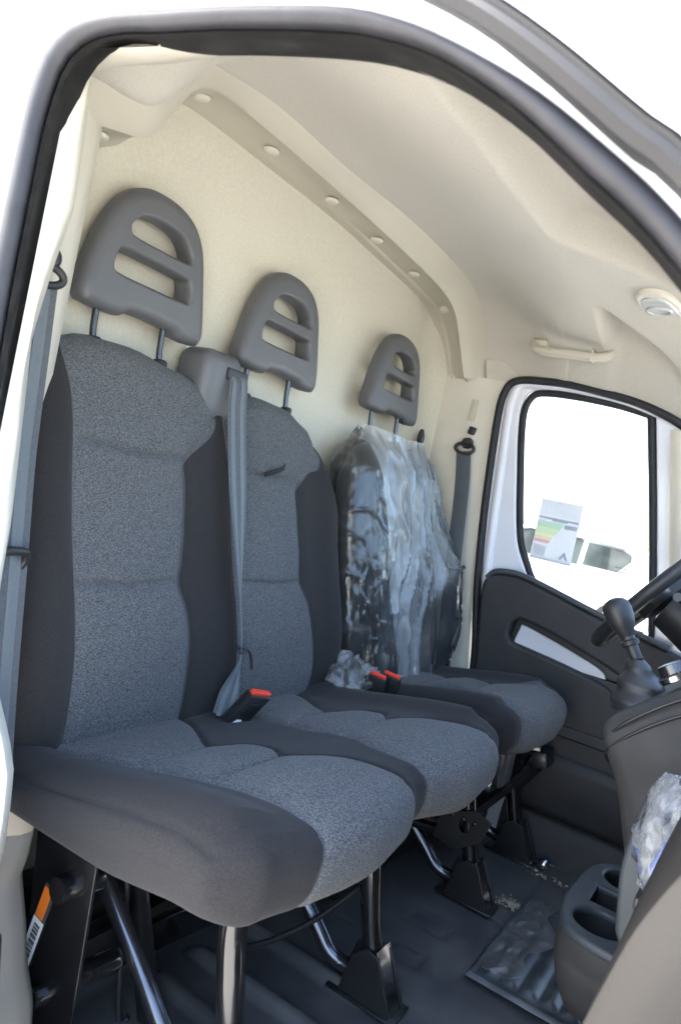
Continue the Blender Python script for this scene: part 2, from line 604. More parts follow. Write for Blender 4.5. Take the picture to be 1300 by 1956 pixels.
out3 = resample(spline([(x, 0, z) for x, z in OUT], 6), 124)
inn3 = resample(spline([(x, 0, z) for x, z in INN], 6), 124)
# seal: fat rounded rubber bulb
rows = []
for a, b in zip(out3, inn3):
    c = (a+b)/2
    h = (b-a)/2
    rows.append([c+h*0.88*math.cos(q)+Vector((0, 0.010*math.sin(q), 0)) for q in [2*math.pi*k/16 for k in range(16)]])
link('door_seal', from_vf(*grid(rows, closed_u=True, cap=True)), 'seal_rubber', van)
# black inner flange trim
rows = []
for a, b in zip(out3, inn3):
    d = (b-a).normalized()
    e = 0.036*abs(d.x)*(1-sstep(0.44, 0.60, b.x))-0.004*abs(d.z)
    rows.append([b+d*0.001+Vector((0, 0.004, 0)), b+d*0.001+Vector((0, 0.010, 0)), b-d*(0.001+e*0.4)+Vector((0, 0.018, 0)), b-d*e+Vector((0, 0.030, 0)), b-d*(0.002+e)+Vector((0, 0.040, 0)),
                 b-d*(0.010+e)+Vector((0, 0.050, 0)), b-d*(0.022+e)+Vector((0, 0.04, 0)), b-d*0.02+Vector((0, 0.012, 0))])
link('flange_trim', from_vf(*grid(rows, closed_u=True, cap=True)), 'flange_black', van)
# painted body side round the opening, rolled into the opening under the seal
rows = []
N = len(out3)
for i, (a, b) in enumerate(zip(out3, inn3)):
    d = (a-b).normalized()
    t = i/(N-1)
    x, z = a.x, a.z
    front = sstep(0.70, 0.86, x)*(1.0 if z > 0.9 else 1)
    big = 0.34*(1-front)+0.036*front+0.5*front*sstep(0.98, 0.75, z)
    top = sstep(1.2, 1.39, z)*(1-front)
    rows.append([a.lerp(b, 0.35)+Vector((0, 0.004, 0)), a+d*0.002+Vector((0, 0.004, 0)), a+d*0.010+Vector((0, -0.006, 0)), a+d*min(0.022, big*0.62)+Vector((0, -0.010, 0)),
                 a+d*min(0.05, big*0.85)+Vector((0, -0.010-0.012*(1-front), 0)),
                 a+d*(big*0.55+0.02*front)+Vector((0, -0.012-0.02*(1-top)*(1-front)+0.05*top+0.004*front, 0)),
                 a+d*big+Vector((0, -0.012-0.02*(1-top)*(1-front)+0.13*top+0.03*front, 0))])
link('body_side', from_vf(*grid(rows)), 'white_paint', van)
# dark grey windscreen moulding along the A pillar
ap = resample(spline([(0.55, -0.012, 1.46), (0.70, -0.012, 1.425), (0.80, -0.014, 1.380), (0.896, -0.016, 1.329), (0.966, -0.016, 1.281), (1.040, -0.016, 1.221), (1.080, -0.016, 1.190), (1.2, -0.016, 1.07), (1.4, -0.016, 0.88)], 6), 50)
rows = []
for i, p in enumerate(ap):
    t = (ap[min(i+1, 49)]-ap[max(i-1, 0)]).normalized()
    nrm = Vector((0, 1, 0)).cross(t).normalized()
    if nrm.z < 0: nrm = -nrm
    rows.append([p+nrm*(0.0110*c)+Vector((0, s, 0)) for c, s in ((-1, 0.012), (-0.92, -0.004), (-0.3, -0.010), (0.35, -0.008), (0.62, -0.010), (0.72, -0.004), (0.95, -0.006), (1.0, 0.012), (0.3, 0.05), (-0.5, 0.05))])
link('windscreen_moulding', from_vf(*grid(rows, closed_u=True, cap=True)), 'trim_grey', van)

# cargo body behind the bulkhead and outer roof skin
box('cargo_body', (-1.52, 0.92, 0.62), (3.0, 2.06, 2.1), 'white_paint', van, bev=0.08, seg=4)
S0 = [(0.0, 1.43), (0.10, 1.53), (0.2, 1.60), (0.32, 1.665), (0.6, 1.70), (0.92, 1.715), (1.5, 1.705), (1.68, 1.65), (1.78, 1.55), (1.86, 1.40)]
S1 = [(0.0, 1.39), (0.12, 1.48), (0.3, 1.575), (0.6, 1.645), (1.0, 1.705), (1.5, 1.71), (1.7, 1.62), (1.80, 1.52), (1.86, 1.40)]
rows = []
for k in range(9):
    x = -0.05+0.72*k/8
    t = sstep(0.2, 0.67, x)
    rows.append([(x, y, lerp_tab(S0, y)*(1-t)+lerp_tab(S1, y)*t) for y in [0.01+1.79*q/40 for q in range(41)]])
link('roof_skin', from_vf(*grid(rows)), 'white_paint', van, smooth=70)
# windscreen glass (ahead of the seats, mostly out of frame) and bonnet so the cab closes in front
rows = []
for t in range(9):
    q = t/8
    rows.append([(0.67+1.15*q+0.08*math.sin(math.pi*k/20)*q, 0.08+1.69*k/20+(-0.10+0.2*k/20)*q, (lerp_tab(S1, 0.08+1.69*k/20)-0.004)*(1-q)+0.885*q) for k in range(21)])
link('windscreen', from_vf(*grid(rows)), 'window_glass', van, smooth=80)
rows = []
for x, z in ((1.86, 0.90), (2.05, 0.84), (2.35, 0.72), (2.55, 0.55), (2.62, 0.2), (2.62, -0.3)):
    rows.append([(x-0.12*abs(k/8-0.5)**2*4, -0.08+2.0*k/8, z-0.10*(abs(k/8-0.5)*2)**3) for k in range(9)])
link('bonnet', from_vf(*grid(rows)), 'white_paint', van, smooth=70)

# ---- bulkhead: felt covered wall behind the seats
rows = []
for iz in range(41):
    z = -0.05+1.72*iz/40
    row = []
    for iy in range(61):
        y = 0.15+1.62*iy/60
        x = 0.028+0.10*sstep(1.60, 1.76, y)**1.5
        x += 0.0035*fbm((y*2.2, z*2.2, 3.0), 3)
        row.append((x, y, z))
    rows.append(row)
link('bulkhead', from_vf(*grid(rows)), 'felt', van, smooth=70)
# lower painted step of the bulkhead at the floor
box('bulkhead_sill', (0.055, 0.95, 0.02), (0.05, 1.6, 0.10), 'frame_dull', van, bev=0.008)

# ---- beige trim that frames the top of the bulkhead
rear = resample(spline([(0.05, 0.205, 1.425), (0.05, 0.262, 1.432), (0.05, 0.32, 1.446), (0.05, 0.365, 1.49), (0.05, 0.41, 1.56), (0.05, 0.455, 1.603), (0.05, 0.52, 1.618), (0.05, 0.749, 1.622), (0.05, 1.03, 1.625), (0.05, 1.3, 1.613), (0.05, 1.50, 1.602), (0.06, 1.62, 1.58), (0.085, 1.69, 1.50), (0.115, 1.725, 1.385)], 8), 120)
flow = resample(spline([(0.165, 0.17, 1.405), (0.165, 0.205, 1.417), (0.165, 0.262, 1.432), (0.165, 0.297, 1.443), (0.165, 0.325, 1.470), (0.165, 0.357, 1.526), (0.165, 0.387, 1.572), (0.165, 0.448, 1.600), (0.165, 0.609, 1.606), (0.165, 0.861, 1.607), (0.165, 1.2, 1.602), (0.165, 1.45, 1.588), (0.165, 1.565, 1.555), (0.17, 1.635, 1.48), (0.18, 1.70, 1.385)], 8), 120)
fup = resample(spline([(0.205, 0.115, 1.447), (0.205, 0.159, 1.452), (0.205, 0.226, 1.459), (0.205, 0.275, 1.477), (0.205, 0.318, 1.535), (0.205, 0.360, 1.589), (0.205, 0.412, 1.606), (0.205, 0.549, 1.628), (0.205, 0.788, 1.633), (0.205, 1.113, 1.652), (0.205, 1.45, 1.648), (0.205, 1.61, 1.618), (0.215, 1.715, 1.53), (0.23, 1.775, 1.40)], 8), 120)
rows = []
for a, b, c in zip(rear, flow, fup):
    rim = (b-a).normalized()
    rows.append([a+Vector((-0.03, 0, 0.0)), a, a+(b-a)*0.05, a.lerp(b, 0.08)+(c-b)*0.10, a.lerp(b, 0.5)+(c-b)*0.12, a.lerp(b, 0.92)+(c-b)*0.06, b-(c-b)*0.02, b+rim*0.004+(c-b)*0.10, b.lerp(c, 0.5)+rim*0.004, b.lerp(c, 0.93), c, c+(c-b)*0.25-rim*0.004, c+(c-b)*0.5-rim*0.02])
trim = link('bulkhead_trim', from_vf(*grid(rows)), 'beige_dark', van, smooth=35)
# screw caps on the soffit
capv = revolve_vf((0, 0, 0), (0, 0, -1), [(0, 0.017), (0.003, 0.0165), (0.006, 0.013), (0.0065, 0.004), (0.0066, 0.0005)], 18)
capme = from_vf(*capv)
def soffit_pt(y):
    best = min(range(120), key=lambda i: abs(flow[i].y-y)+(0 if 0.3 < flow[i].y else 5))
    a, b, c = rear[best], flow[best], fup[best]
    return best
for i, (x, y, z) in enumerate([(0.107, 0.452, 1.6035), (0.107, 0.665, 1.6125), (0.107, 0.905, 1.6145), (0.107, 1.13, 1.611), (0.107, 1.36, 1.605), (0.105, 1.60, 1.575), (0.11, 0.255, 1.430), (0.135, 1.712, 1.388), (0.185, 1.715, 1.385)]):
    o = link('screw_cap', capme, 'beige_plastic', trim)
    o.location = (x, y, z)
    if i == 5: o.rotation_euler = (R(-30), 0, 0)
    if i == 0: o.rotation_euler = (R(12), 0, 0)
    if i > 6: o.scale = (0.5, 0.5, 0.8)

# ---- headliner
ROOF = [(0.03, 1.39), (0.10, 1.432), (0.16, 1.455), (0.23, 1.463), (0.28, 1.483), (0.36, 1.592), (0.41, 1.609), (0.55, 1.631), (0.79, 1.636), (1.11, 1.655), (1.47, 1.650), (1.62, 1.618), (1.72, 1.535), (1.775, 1.42), (1.80, 1.38)]
ROOF2 = [(0.03, 1.40), (0.10, 1.45), (0.16, 1.512), (0.23, 1.565), (0.30, 1.598), (0.41, 1.616), (0.55, 1.628), (0.79, 1.636), (1.11, 1.650), (1.40, 1.640), (1.54, 1.60), (1.65, 1.545), (1.70, 1.50), (1.745, 1.44), (1.80, 1.38)]
SIDE = [(0.2, 1.40), (0.35, 1.405), (0.45, 1.403), (0.55, 1.395), (0.65, 1.380), (0.76, 1.358), (0.83, 1.336), (0.90, 1.30), (0.96, 1.262), (1.02, 1.218), (1.08, 1.165), (1.15, 1.1), (1.25, 1.0)]
def ws_z(x, y):
    q = (x-0.67)/1.15
    return lerp_tab(S1, y)*(1-q)+0.885*q
def roof_z(x, y):
    t = sstep(0.21, 0.33, x) if y < 0.8 else sstep(0.24, 0.50, x)
    z = cr_tab(ROOF, y)*(1-t)+cr_tab(ROOF2, y)*t
    zs = lerp_tab(SIDE, x)-1.395
    edge = max(1-sstep(0.03, 0.42, y), sstep(1.45, 1.80, y))
    if x > 0.5: z += zs*edge
    # the lining dips toward the header, then rises into shelf pockets either side of the centre console
    z -= 0.078*sstep(0.26, 0.60, x)*(0.35+0.65*sstep(0.15, 0.5, y))*(1-0.55*sstep(1.5, 1.72, y))
    ledge = 1.095+(x-0.661)*1.22
    redge = 1.44+(x-0.642)*1.2
    rise = sstep(0.612, 0.668, x)
    pocket = rise*(1-sstep(ledge-0.050, ledge+0.004, y)) + rise*sstep(redge-0.004, redge+0.045, y)
    z += 0.070*pocket*sstep(0.12, 0.34, y)*(1-0.85*sstep(1.58, 1.70, y))
    if y > 1.58: z = max(z, lerp_tab([(0.3, 1.39), (0.342, 1.403), (0.433, 1.410), (0.532, 1.406), (0.692, 1.382), (0.785, 1.355), (0.86, 1.325)], x)-0.002)
    if x > 0.5: z = min(z, ws_z(x, y)-0.014, lerp_tab(S0, y)*(1-sstep(0.2, 0.67, x))+lerp_tab(S1, y)*sstep(0.2, 0.67, x)-0.014)
    return z
ys = [0.032+1.738*k/180 for k in range(181)]
xs = [0.205+0.004*k for k in range(0, 165)]
rows = [[(x, y, roof_z(x, y)) for y in ys] for x in xs]
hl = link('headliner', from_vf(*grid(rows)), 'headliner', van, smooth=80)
# cantrail trim above the near door: bulges below the headliner edge
rows = []
for k in range(70):
    x = 0.30+0.44*k/69
    zs = lerp_tab(SIDE, x)
    a = sstep(0.30, 0.42, x)
    fd = 1-sstep(0.45, 0.72, x)
    rows.append([(x, 0.030+0.010*(1-fd), zs-0.004-0.014*(1-fd)*(1-sstep(0.58, 0.74, x))), (x, 0.050-0.004*(1-fd), zs-0.006-0.010*(1-fd)*(1-sstep(0.58, 0.74, x))), (x, 0.050+0.025*fd, zs+0.001), (x, 0.050+0.048*fd, zs+0.012), (x, 0.050+(0.062+0.012*a)*fd, zs+0.024), (x, 0.050+(0.064+0.014*a)*fd, zs+0.034), (x, 0.048+0.060*fd, zs+0.05)])
link('cantrail_trim', from_vf(*grid(rows)), 'beige_plastic', van, smooth=70)

# overhead lamp on the centre console
lamp = thing('dome_lamp', 'pale oval cab lamp set in the overhead console', 'lamp', (0.84, 1.14, 1.54))
rx, ry, rz = 0.792, 1.46, roof_z(0.78, 1.38)-0.004
ax = Vector((0.12, 0.99, 0)).normalized()
ay = Vector((-0.99, 0.12, 0)).normalized()
oval = [(0.150*math.copysign(abs(math.cos(q))**0.7, math.cos(q)), 0.052*math.copysign(abs(math.sin(q))**0.7, math.sin(q))) for q in [2*math.pi*k/40 for k in range(40)]]
plate('bezel', oval, 'beige_plastic', lamp, origin=(rx, ry, rz+0.012), au=ax, av=ay, th=0.034, bev=0.008)
plate('lens', [(a*0.84, b*0.78) for a, b in oval], 'lamp_lens', lamp, origin=(rx, ry, rz-0.004), au=ax, av=ay, th=0.012, bev=0.004)
ring = [(rx+ax.x*(-0.045)+0.028*math.cos(q), ry+ax.y*(-0.045)+0.028*math.sin(q), rz-0.012) for q in [2*math.pi*k/28 for k in range(28)]]
tube('lens_ring', ring, 0.004, 'lamp_lens', lamp, 8, closed=True)
plate('switch', [(a*0.22+0.05, b*0.4) for a, b in oval], 'beige_dark', lamp, origin=(rx, ry, rz-0.010), au=ax, av=ay, th=0.008, bev=0.002)

# ---- near B pillar trim
rows = []
for k in range(40):
    z = 0.50+0.94*k/39
    a = -0.035*(z-1.06)/0.25 if False else 0.0
    bx = lerp_tab([(0.5, 0.36), (0.75, 0.340), (0.82, 0.337), (1.06, 0.303), (1.15, 0.318), (1.225, 0.336), (1.30, 0.330), (1.44, 0.315)], z)
    rows.append([(0.35, 0.035, z), (0.352, 0.048, z), (min(bx+0.030, 0.352), 0.058, z), (bx+0.012, 0.070, z), (bx, 0.083, z), (bx-0.05, 0.100, z), (0.205, 0.135, z), (0.178, 0.185, z), (0.165, 0.208, z), (0.145, 0.236, z), (0.10, 0.25, z), (0.02, 0.26, z)])
link('pillar_trim', from_vf(*grid(rows)), 'beige_plastic', van, smooth=60)
# lower pillar: cream flare and the grey inner panel
low = [(0.62, 0.335), (0.585, 0.350), (0.56, 0.372), (0.535, 0.392), (0.505, 0.410), (0.46, 0.418), (0.40, 0.424), (0.375, 0.420), (0.36, 0.412), (0.30, 0.41)]
rows = []
for z, x in low:
    rows.append([(x-0.10, 0.05, z), (x-0.07, 0.06, z), (x-0.03, 0.08, z), (x-0.001, 0.098, z), (x-0.012, 0.115, z), (x-0.05, 0.125, z), (x-0.10, 0.13, z)])
link('pillar_flare', from_vf(*grid(rows)), 'beige_plastic', van, smooth=60)
rows = []
for k in range(30):
    z = 0.385-0.42*k/29
    bx = lerp_tab([(0.0, 0.47), (0.16, 0.436), (0.203, 0.407), (0.249, 0.390), (0.298, 0.366), (0.318, 0.358), (0.332, 0.366), (0.375, 0.368), (0.47, 0.36)], z)
    rows.append([(bx-0.01, 0.15, z), (bx, 0.17, z), (bx, 0.19, z), (bx-0.012, 0.204, z), (bx-0.05, 0.215, z), (0.20, 0.225, z), (0.05, 0.23, z)])
link('pillar_panel', from_vf(*grid(rows)), 'pillar_grey', van, smooth=60)
rows = []
for k in range(16):
    z = 0.47-0.50*k/15
    b = sstep(0.395, 0.365, z)
    rows.append([(0.42+0.11*b, 0.010, z), (0.44+0.105*b, 0.024, z), (0.445+0.105*b, 0.034, z), (0.435+0.09*b, 0.05, z), (0.40, 0.075, z)])
link('sill_trim', from_vf(*grid(rows)), 'black_plastic', van, smooth=60)

# ---- far B pillar trim (driver side)
rows = []
for k in range(50):
    z = 0.0+1.40*k/49
    l = 0.03*(1.38-z)/1.0
    lo = 0.055*sstep(0.8, 0.2, z)
    rows.append([(0.075+l*0.6, 1.728, z), (0.115+l, 1.722, z), (0.145+l, 1.728, z), (0.185+l, 1.730, z), (0.215+l, 1.733, z), (0.245+l*1.1+lo*0.4, 1.742, z), (0.275+l*1.1+lo*0.6, 1.752, z), (0.300+l*1.2+lo, 1.752, z), (0.318+l*1.2+lo, 1.762, z), (0.32+l*1.2+lo, 1.80, z)])
pt = link('driver_pillar_trim', from_vf(*grid(rows)), 'beige_plastic', van, smooth=60)
box('pillar_slot', (0.222, 1.7285, 1.29), (0.022, 0.004, 0.07), 'beige_dark', pt, bev=0.001)
# corner gusset between the bulkhead trim, headliner and far door
rows = []
for k in range(30):
    t = k/29
    rows.append([(0.225+0.02*t, 1.735+0.012*t, 1.46-0.09*t), (0.26+0.02*t, 1.748+0.01*t, 1.465-0.085*t), (0.30+0.02*t, 1.758+0.006*t, 1.46-0.07*t), (0.335+0.0*t, 1.768, 1.45-0.045*t)])
link('corner_gusset', from_vf(*grid(rows)), 'headliner', van, smooth=70)

box('sill_panel', (0.55, 1.785, 0.03), (0.9, 0.03, 0.40), 'door_trim', van, bev=0.004)
box('corner_leak_block', (0.22, 1.805, 1.40), (0.26, 0.02, 0.24), 'headliner', van, bev=0.004)  # added block behind the corner gap, keeps sky light from leaking through
# ---- far door seal on the body
FS = [(0.44, 0.10), (0.425, 0.30), (0.402, 0.519), (0.361, 0.732), (0.327, 0.984), (0.303, 1.274), (0.309, 1.369), (0.342, 1.405), (0.433, 1.412), (0.532, 1.408), (0.692, 1.384), (0.785, 1.357), (0.847, 1.330), (0.95, 1.27), (1.1, 1.14)]
tube('door_seal', [(x, 1.748, z) for x, z in spline(FS, 8)], 0.0125, 'seal_rubber', van, 12)
# far A pillar trim
rows = []
for k in range(30):
    t = k/29
    z = 1.31-0.56*t
    x = 0.835+0.115*t
    rows.append([(x-0.012, 1.735, z), (x-0.004, 1.722, z), (x+0.012, 1.715, z), (x+0.035, 1.715, z), (x+0.048, 1.722, z), (x+0.052, 1.74, z)])
link('driver_pillar_cover', from_vf(*grid(rows)), 'beige_plastic', van, smooth=60)
tube('quarter_seal', [(0.893+0.112*t/10, 1.735, 1.27-0.45*t/10) for t in range(11)], 0.008, 'seal_rubber', van, 10)

# ================================================================= driver door
door = thing('driver_door', 'closed far door with white frame, black trim and large clear window', 'door', (0.7, 1.77, 0.1))
DO = spline([(0.43, 0.10), (0.415, 0.30), (0.392, 0.519), (0.352, 0.732), (0.318, 0.984), (0.295, 1.274), (0.30, 1.374), (0.338, 1.413), (0.433, 1.420), (0.532, 1.416), (0.692, 1.392), (0.785, 1.365), (0.86, 1.338), (0.95, 1.285), (1.05, 1.19)], 6)
DO = DO+[(1.12, 0.9), (1.15, 0.5), (1.15, -0.1), (0.44, -0.1)]
WO = spline([(0.63, 0.725), (0.539, 0.779), (0.486, 0.841), (0.445, 0.925), (0.400, 1.122), (0.377, 1.238), (0.368, 1.323), (0.384, 1.373), (0.429, 1.388), (0.528, 1.389), (0.657, 1.379), (0.760, 1.362)], 6)+[(0.772, 1.35), (0.827, 1.103), (0.885, 0.83), (0.905, 0.70)]
plate('door_frame', DO, 'door_paint', door, holes=[WO], origin=(0, 1.775, 0), au=(1, 0, 0), av=(0, 0, 1), th=0.036, bev=0.006)
# soft painted bulge of the frame between seal and window
fb = spline([(0.40, 0.66), (0.378, 0.80), (0.362, 0.95), (0.345, 1.15), (0.334, 1.28), (0.334, 1.35), (0.356, 1.395), (0.43, 1.404), (0.53, 1.403), (0.68, 1.385), (0.79, 1.355)], 6)
tube('frame_ridge', [(x, 1.760, z) for x, z in fb], 0.012, 'door_paint', door, 10, up=(0, 1, 0), rb=0.016)
ws = resample(spline([(0.66, 0.700), (0.541, 0.779), (0.492, 0.846), (0.452, 0.934), (0.410, 1.124), (0.387, 1.239), (0.379, 1.320), (0.397, 1.366), (0.436, 1.379), (0.530, 1.379), (0.659, 1.368), (0.757, 1.350)], 8), 100)
ws = [Vector((p.x, 1.772, p.y)) if False else p for p in [Vector((q[0], 1.768, q[1])) for q in [(p.x, p.y) for p in resample([(a, b, 0) for a, b in spline([(0.66, 0.700), (0.541, 0.779), (0.492, 0.846), (0.452, 0.934), (0.410, 1.124), (0.387, 1.239), (0.379, 1.320), (0.397, 1.366), (0.436, 1.379), (0.530, 1.379), (0.659, 1.368), (0.757, 1.350)], 8)], 100)]]]
tube('window_seal', ws, 0.011, 'seal_rubber', door, 10, up=(0, 1, 0), rb=0.012)
tube('window_divider', [(0.757, 1.772, 1.352), (0.80, 1.772, 1.17), (0.845, 1.772, 0.97), (0.90, 1.772, 0.70)], 0.012, 'seal_rubber', door, 10, up=(0, 1, 0), rb=0.013)
gl = [(0.64, 0.70), (0.53, 0.76), (0.47, 0.84), (0.43, 0.95), (0.39, 1.12), (0.372, 1.3), (0.385, 1.375), (0.44, 1.385), (0.60, 1.382), (0.77, 1.355), (0.82, 1.1), (0.9, 0.72)]
plate('window_glass', gl, 'window_glass', door, origin=(0, 1.783, 0), au=(1, 0, 0), av=(0, 0, 1), th=0.004)
# black trim panel
TP = spline([(0.450, 0.30), (0.432, 0.42), (0.415, 0.54), (0.398, 0.66), (0.390, 0.72), (0.393, 0.762), (0.410, 0.784), (0.436, 0.792), (0.493, 0.797), (0.560, 0.786), (0.640, 0.767), (0.775, 0.735), (0.95, 0.70), (1.10, 0.67)], 5)
hole = spline([(0.51, 0.655), (0.535, 0.672), (0.62, 0.658), (0.72, 0.632), (0.84, 0.594), (0.87, 0.57)], 4)+spline([(0.86, 0.532), (0.79, 0.560), (0.66, 0.582), (0.56, 0.594), (0.52, 0.600), (0.506, 0.620)], 4)
plate('trim_panel', TP+[(1.12, 0.30)], 'door_trim', door, holes=[hole], origin=(0, 1.728, 0), au=(1, 0, 0), av=(0, 0, 1), th=0.045, bev=0.012, bres=4)
plate('pull_recess', [(0.49, 0.50), (0.49, 0.69), (0.9, 0.64), (0.9, 0.5)], 'black_plastic', door, origin=(0, 1.752, 0), au=(1, 0, 0), av=(0, 0, 1), th=0.006)
plate('painted_strip', spline([(0.524, 0.570), (0.530, 0.645), (0.54, 0.655), (0.60, 0.643), (0.70, 0.618), (0.785, 0.592), (0.806, 0.566), (0.80, 0.52), (0.70, 0.53), (0.60, 0.55)], 4, True), 'door_paint', door, origin=(0, 1.738, 0), au=(1, 0, 0), av=(0, 0, 1), th=0.012, bev=0.004)
sill = [(x, 1.712, z+0.006) for x, z in spline([(0.40, 0.765), (0.415, 0.785), (0.44, 0.795), (0.493, 0.799), (0.560, 0.788), (0.640, 0.769), (0.775, 0.737), (0.95, 0.70)], 5)]
tube('sill_roll', sill, 0.010, 'cup_plastic', door, 10)
box('lower_panel', (0.78, 1.738, 0.46), (0.62, 0.03, 0.22), 'door_trim', door, bev=0.006)
rows = []
for k in range(9):
    x = 0.60+0.6*k/8
    rows.append([(x, 1.755, 0.41), (x, 1.715, 0.415), (x, 1.700, 0.408), (x, 1.698, 0.380), (x, 1.708, 0.372), (x, 1.735, 0.368), (x, 1.748, 0.33), (x, 1.746, 0.325), (x, 1.705, 0.322), (x, 1.692, 0.312), (x, 1.690, 0.282), (x, 1.698, 0.16), (x, 1.71, 0.14), (x, 1.74, 0.135)])
link('door_pocket', from_vf(*grid(rows)), 'door_trim', door, smooth=50)
o = link('screw', from_vf(*revolve_vf((0.70, 1.715, 0.335), (0, -1, 0), [(0, 0.008), (0.004, 0.007), (0.005, 0.001)], 12)), 'steel', door)

# ================================================================= seat loft
def seat_loft(root, base_name, base_mat, insert_name, insert_mat, rings, edges, kinds, ins_rng, P, ncols, piping=None):
    """rings: number of profile stations (closed ring); edges[k](s) = lateral position of column edge k at station s;
    P(s, y) -> point; kinds[k]: 'b' or 'i' per column segment"""
    base_parts = []
    ins_parts = []
    for k, kind in enumerate(kinds):
        n = ncols[k]
        rows = []
        for s in range(rings):
            a, b = edges[k](s), edges[k+1](s)
            row = []
            for j in range(n+1):
                t = j/n
                if k in (0, len(kinds)-1):
                    # crowd columns toward the rounded ends
                    t = 1-math.cos(t*math.pi/2) if k == 0 else math.sin(t*math.pi/2)
                else:
                    t = 0.5-0.5*math.cos(t*math.pi)
                row.append(P(s, a+(b-a)*t))
            rows.append(row)
        if kind == 'b':
            base_parts.append(grid(rows, closed_v=True))
        else:
            s0, s1 = ins_rng
            ins_parts.append(grid(rows[s0:s1+1]))
            rest = rows[s1:]+rows[:s0+1]
            base_parts.append(grid(rest))
    seams = []
    for k in range(1, len(edges)-1):
        ln = [P(s, edges[k](s)) for s in range(ins_rng[0], ins_rng[1]+1)]
        ln = [p+Vector((0.0016, 0, 0.0016)) for p in ln]
        seams.append(tube_vf(ln, 0.0010, 5))
    o = link(base_name, from_vf(*join(base_parts)), base_mat, root, smooth=75)
    link('stitching', from_vf(*join(seams)), 'thread', o)
    for v, f_ in ins_parts:
        link(insert_name, from_vf(v, f_), insert_mat, o, smooth=75)
    return o

def end_k(y, y0, y1, r):
    e = min(y-y0, y1-y)
    if e >= r: return 1.0
    q = max(0.0, e)/r
    return max(0.0, 1-(1-q)**2.8)**(1/2.8)

def make_back(root, y0, y1, inserts, htab, zb=0.40, x0=0.0, side_r=0.055, bulge=True, mats=('bolster_fabric', 'insert_fabric'), creases=(0.94, 0.708)):
    NF, NA, NB = 150, 10, 14
    rings = NF+NA+NB
    def base(s, y):
        H = lerp_smooth(htab, y)
        k = end_k(y, y0, y1, side_r)
        Tt, Tb = 0.072, 0.125
        ht = H-0.045
        if s < NF:
            h = zb+(ht-zb)*s/(NF-1)
            T = Tb+(Tt-Tb)*(h-zb)/(H-zb)
            return h, 0.5*T*k, T, 0
        if s < NF+NA:
            q = (s-NF+1)/(NA+1)*math.pi
            return ht+0.045*math.sin(q), 0.5*Tt*math.cos(q)*k, Tt, 1
        h = ht+(zb-ht)*(s-NF-NA)/(NB-1)
        T = Tb+(Tt-Tb)*(h-zb)/(H-zb)
        return h, -0.5*T*k, T, 2
    def edge_fn(tab):
        def fn(s):
            if s < NF: h = zb+(1.07-zb)*s/(NF-1)
            elif s < NF+NA: h = 1.09
            else: h = 1.09+(zb-1.09)*(s-NF-NA)/(NB-1)
            return cr_tab(tab, h)
        return fn
    lefts = [t[0] for t in inserts]
    rights = [t[1] for t in inserts]
    edges = [lambda s: y0]
    kinds = ['b']
    ncols = [14]
    for i, (l, r_) in enumerate(inserts):
        edges += [edge_fn(l), edge_fn(r_)]
        kinds += ['i', 'b']
        ncols += [22, 14]
    edges.append(lambda s: y1)
    def P(s, y):
        h, d, T, zone = base(s, y)
        xf = 0.272-0.235*(h-0.45)
        if h > 0.98: xf += 0.06*(h-0.98)**1.0
        x = xf-T/2+d
        fr = 1.0 if zone == 0 else (max(0, d/(T/2)) if zone == 1 else 0)
        if fr > 0:
            # bolsters stand proud of the insert, pillows between the creases
            disp = 0
            for l, r_ in inserts:
                a, b = cr_tab(l, h), cr_tab(r_, h)
                c = (a+b)/2
                hw = (b-a)/2
                e = abs(y-c)/hw
                if e <= 1:
                    disp += 0.006*(1-e**4)
                    for cz in creases:
                        hz_ = cz+0.006*(e-0.5)+0.003*fbm((y*14, cz*9, 2), 2)
                        disp -= 0.011*math.exp(-((h-hz_)/0.0055)**2)*(1-e**8)
                        disp += 0.003*math.exp(-((abs(h-cz)-0.06)/0.05)**2)*(1-e**4)
                g = min(abs(y-a), abs(y-b))
                disp -= 0.006*math.exp(-(g/0.006)**2)
            out = min(abs(y-y0), abs(y-y1))
            disp += 0.022*math.exp(-((out-0.055)/0.045)**2)*sstep(1.08, 0.95, h)
            disp += 0.020*math.exp(-((h-0.60)/0.14)**2)
            disp -= 0.012*sstep(0.50, 0.40, h)
            disp += 0.0015*fbm((y*9, h*9, 1.3+x0*7), 3)
            disp *= end_k(y, y0, y1, side_r)
            x += disp*fr
        return Vector((x+x0, y, h))
    return seat_loft(root, 'backrest', mats[0], 'fabric_insert', mats[1], rings, edges, kinds, (0, NF+NA-3), P, ncols)

def lerp_smooth(tab, x):
    return smooth_tab(tab, x)

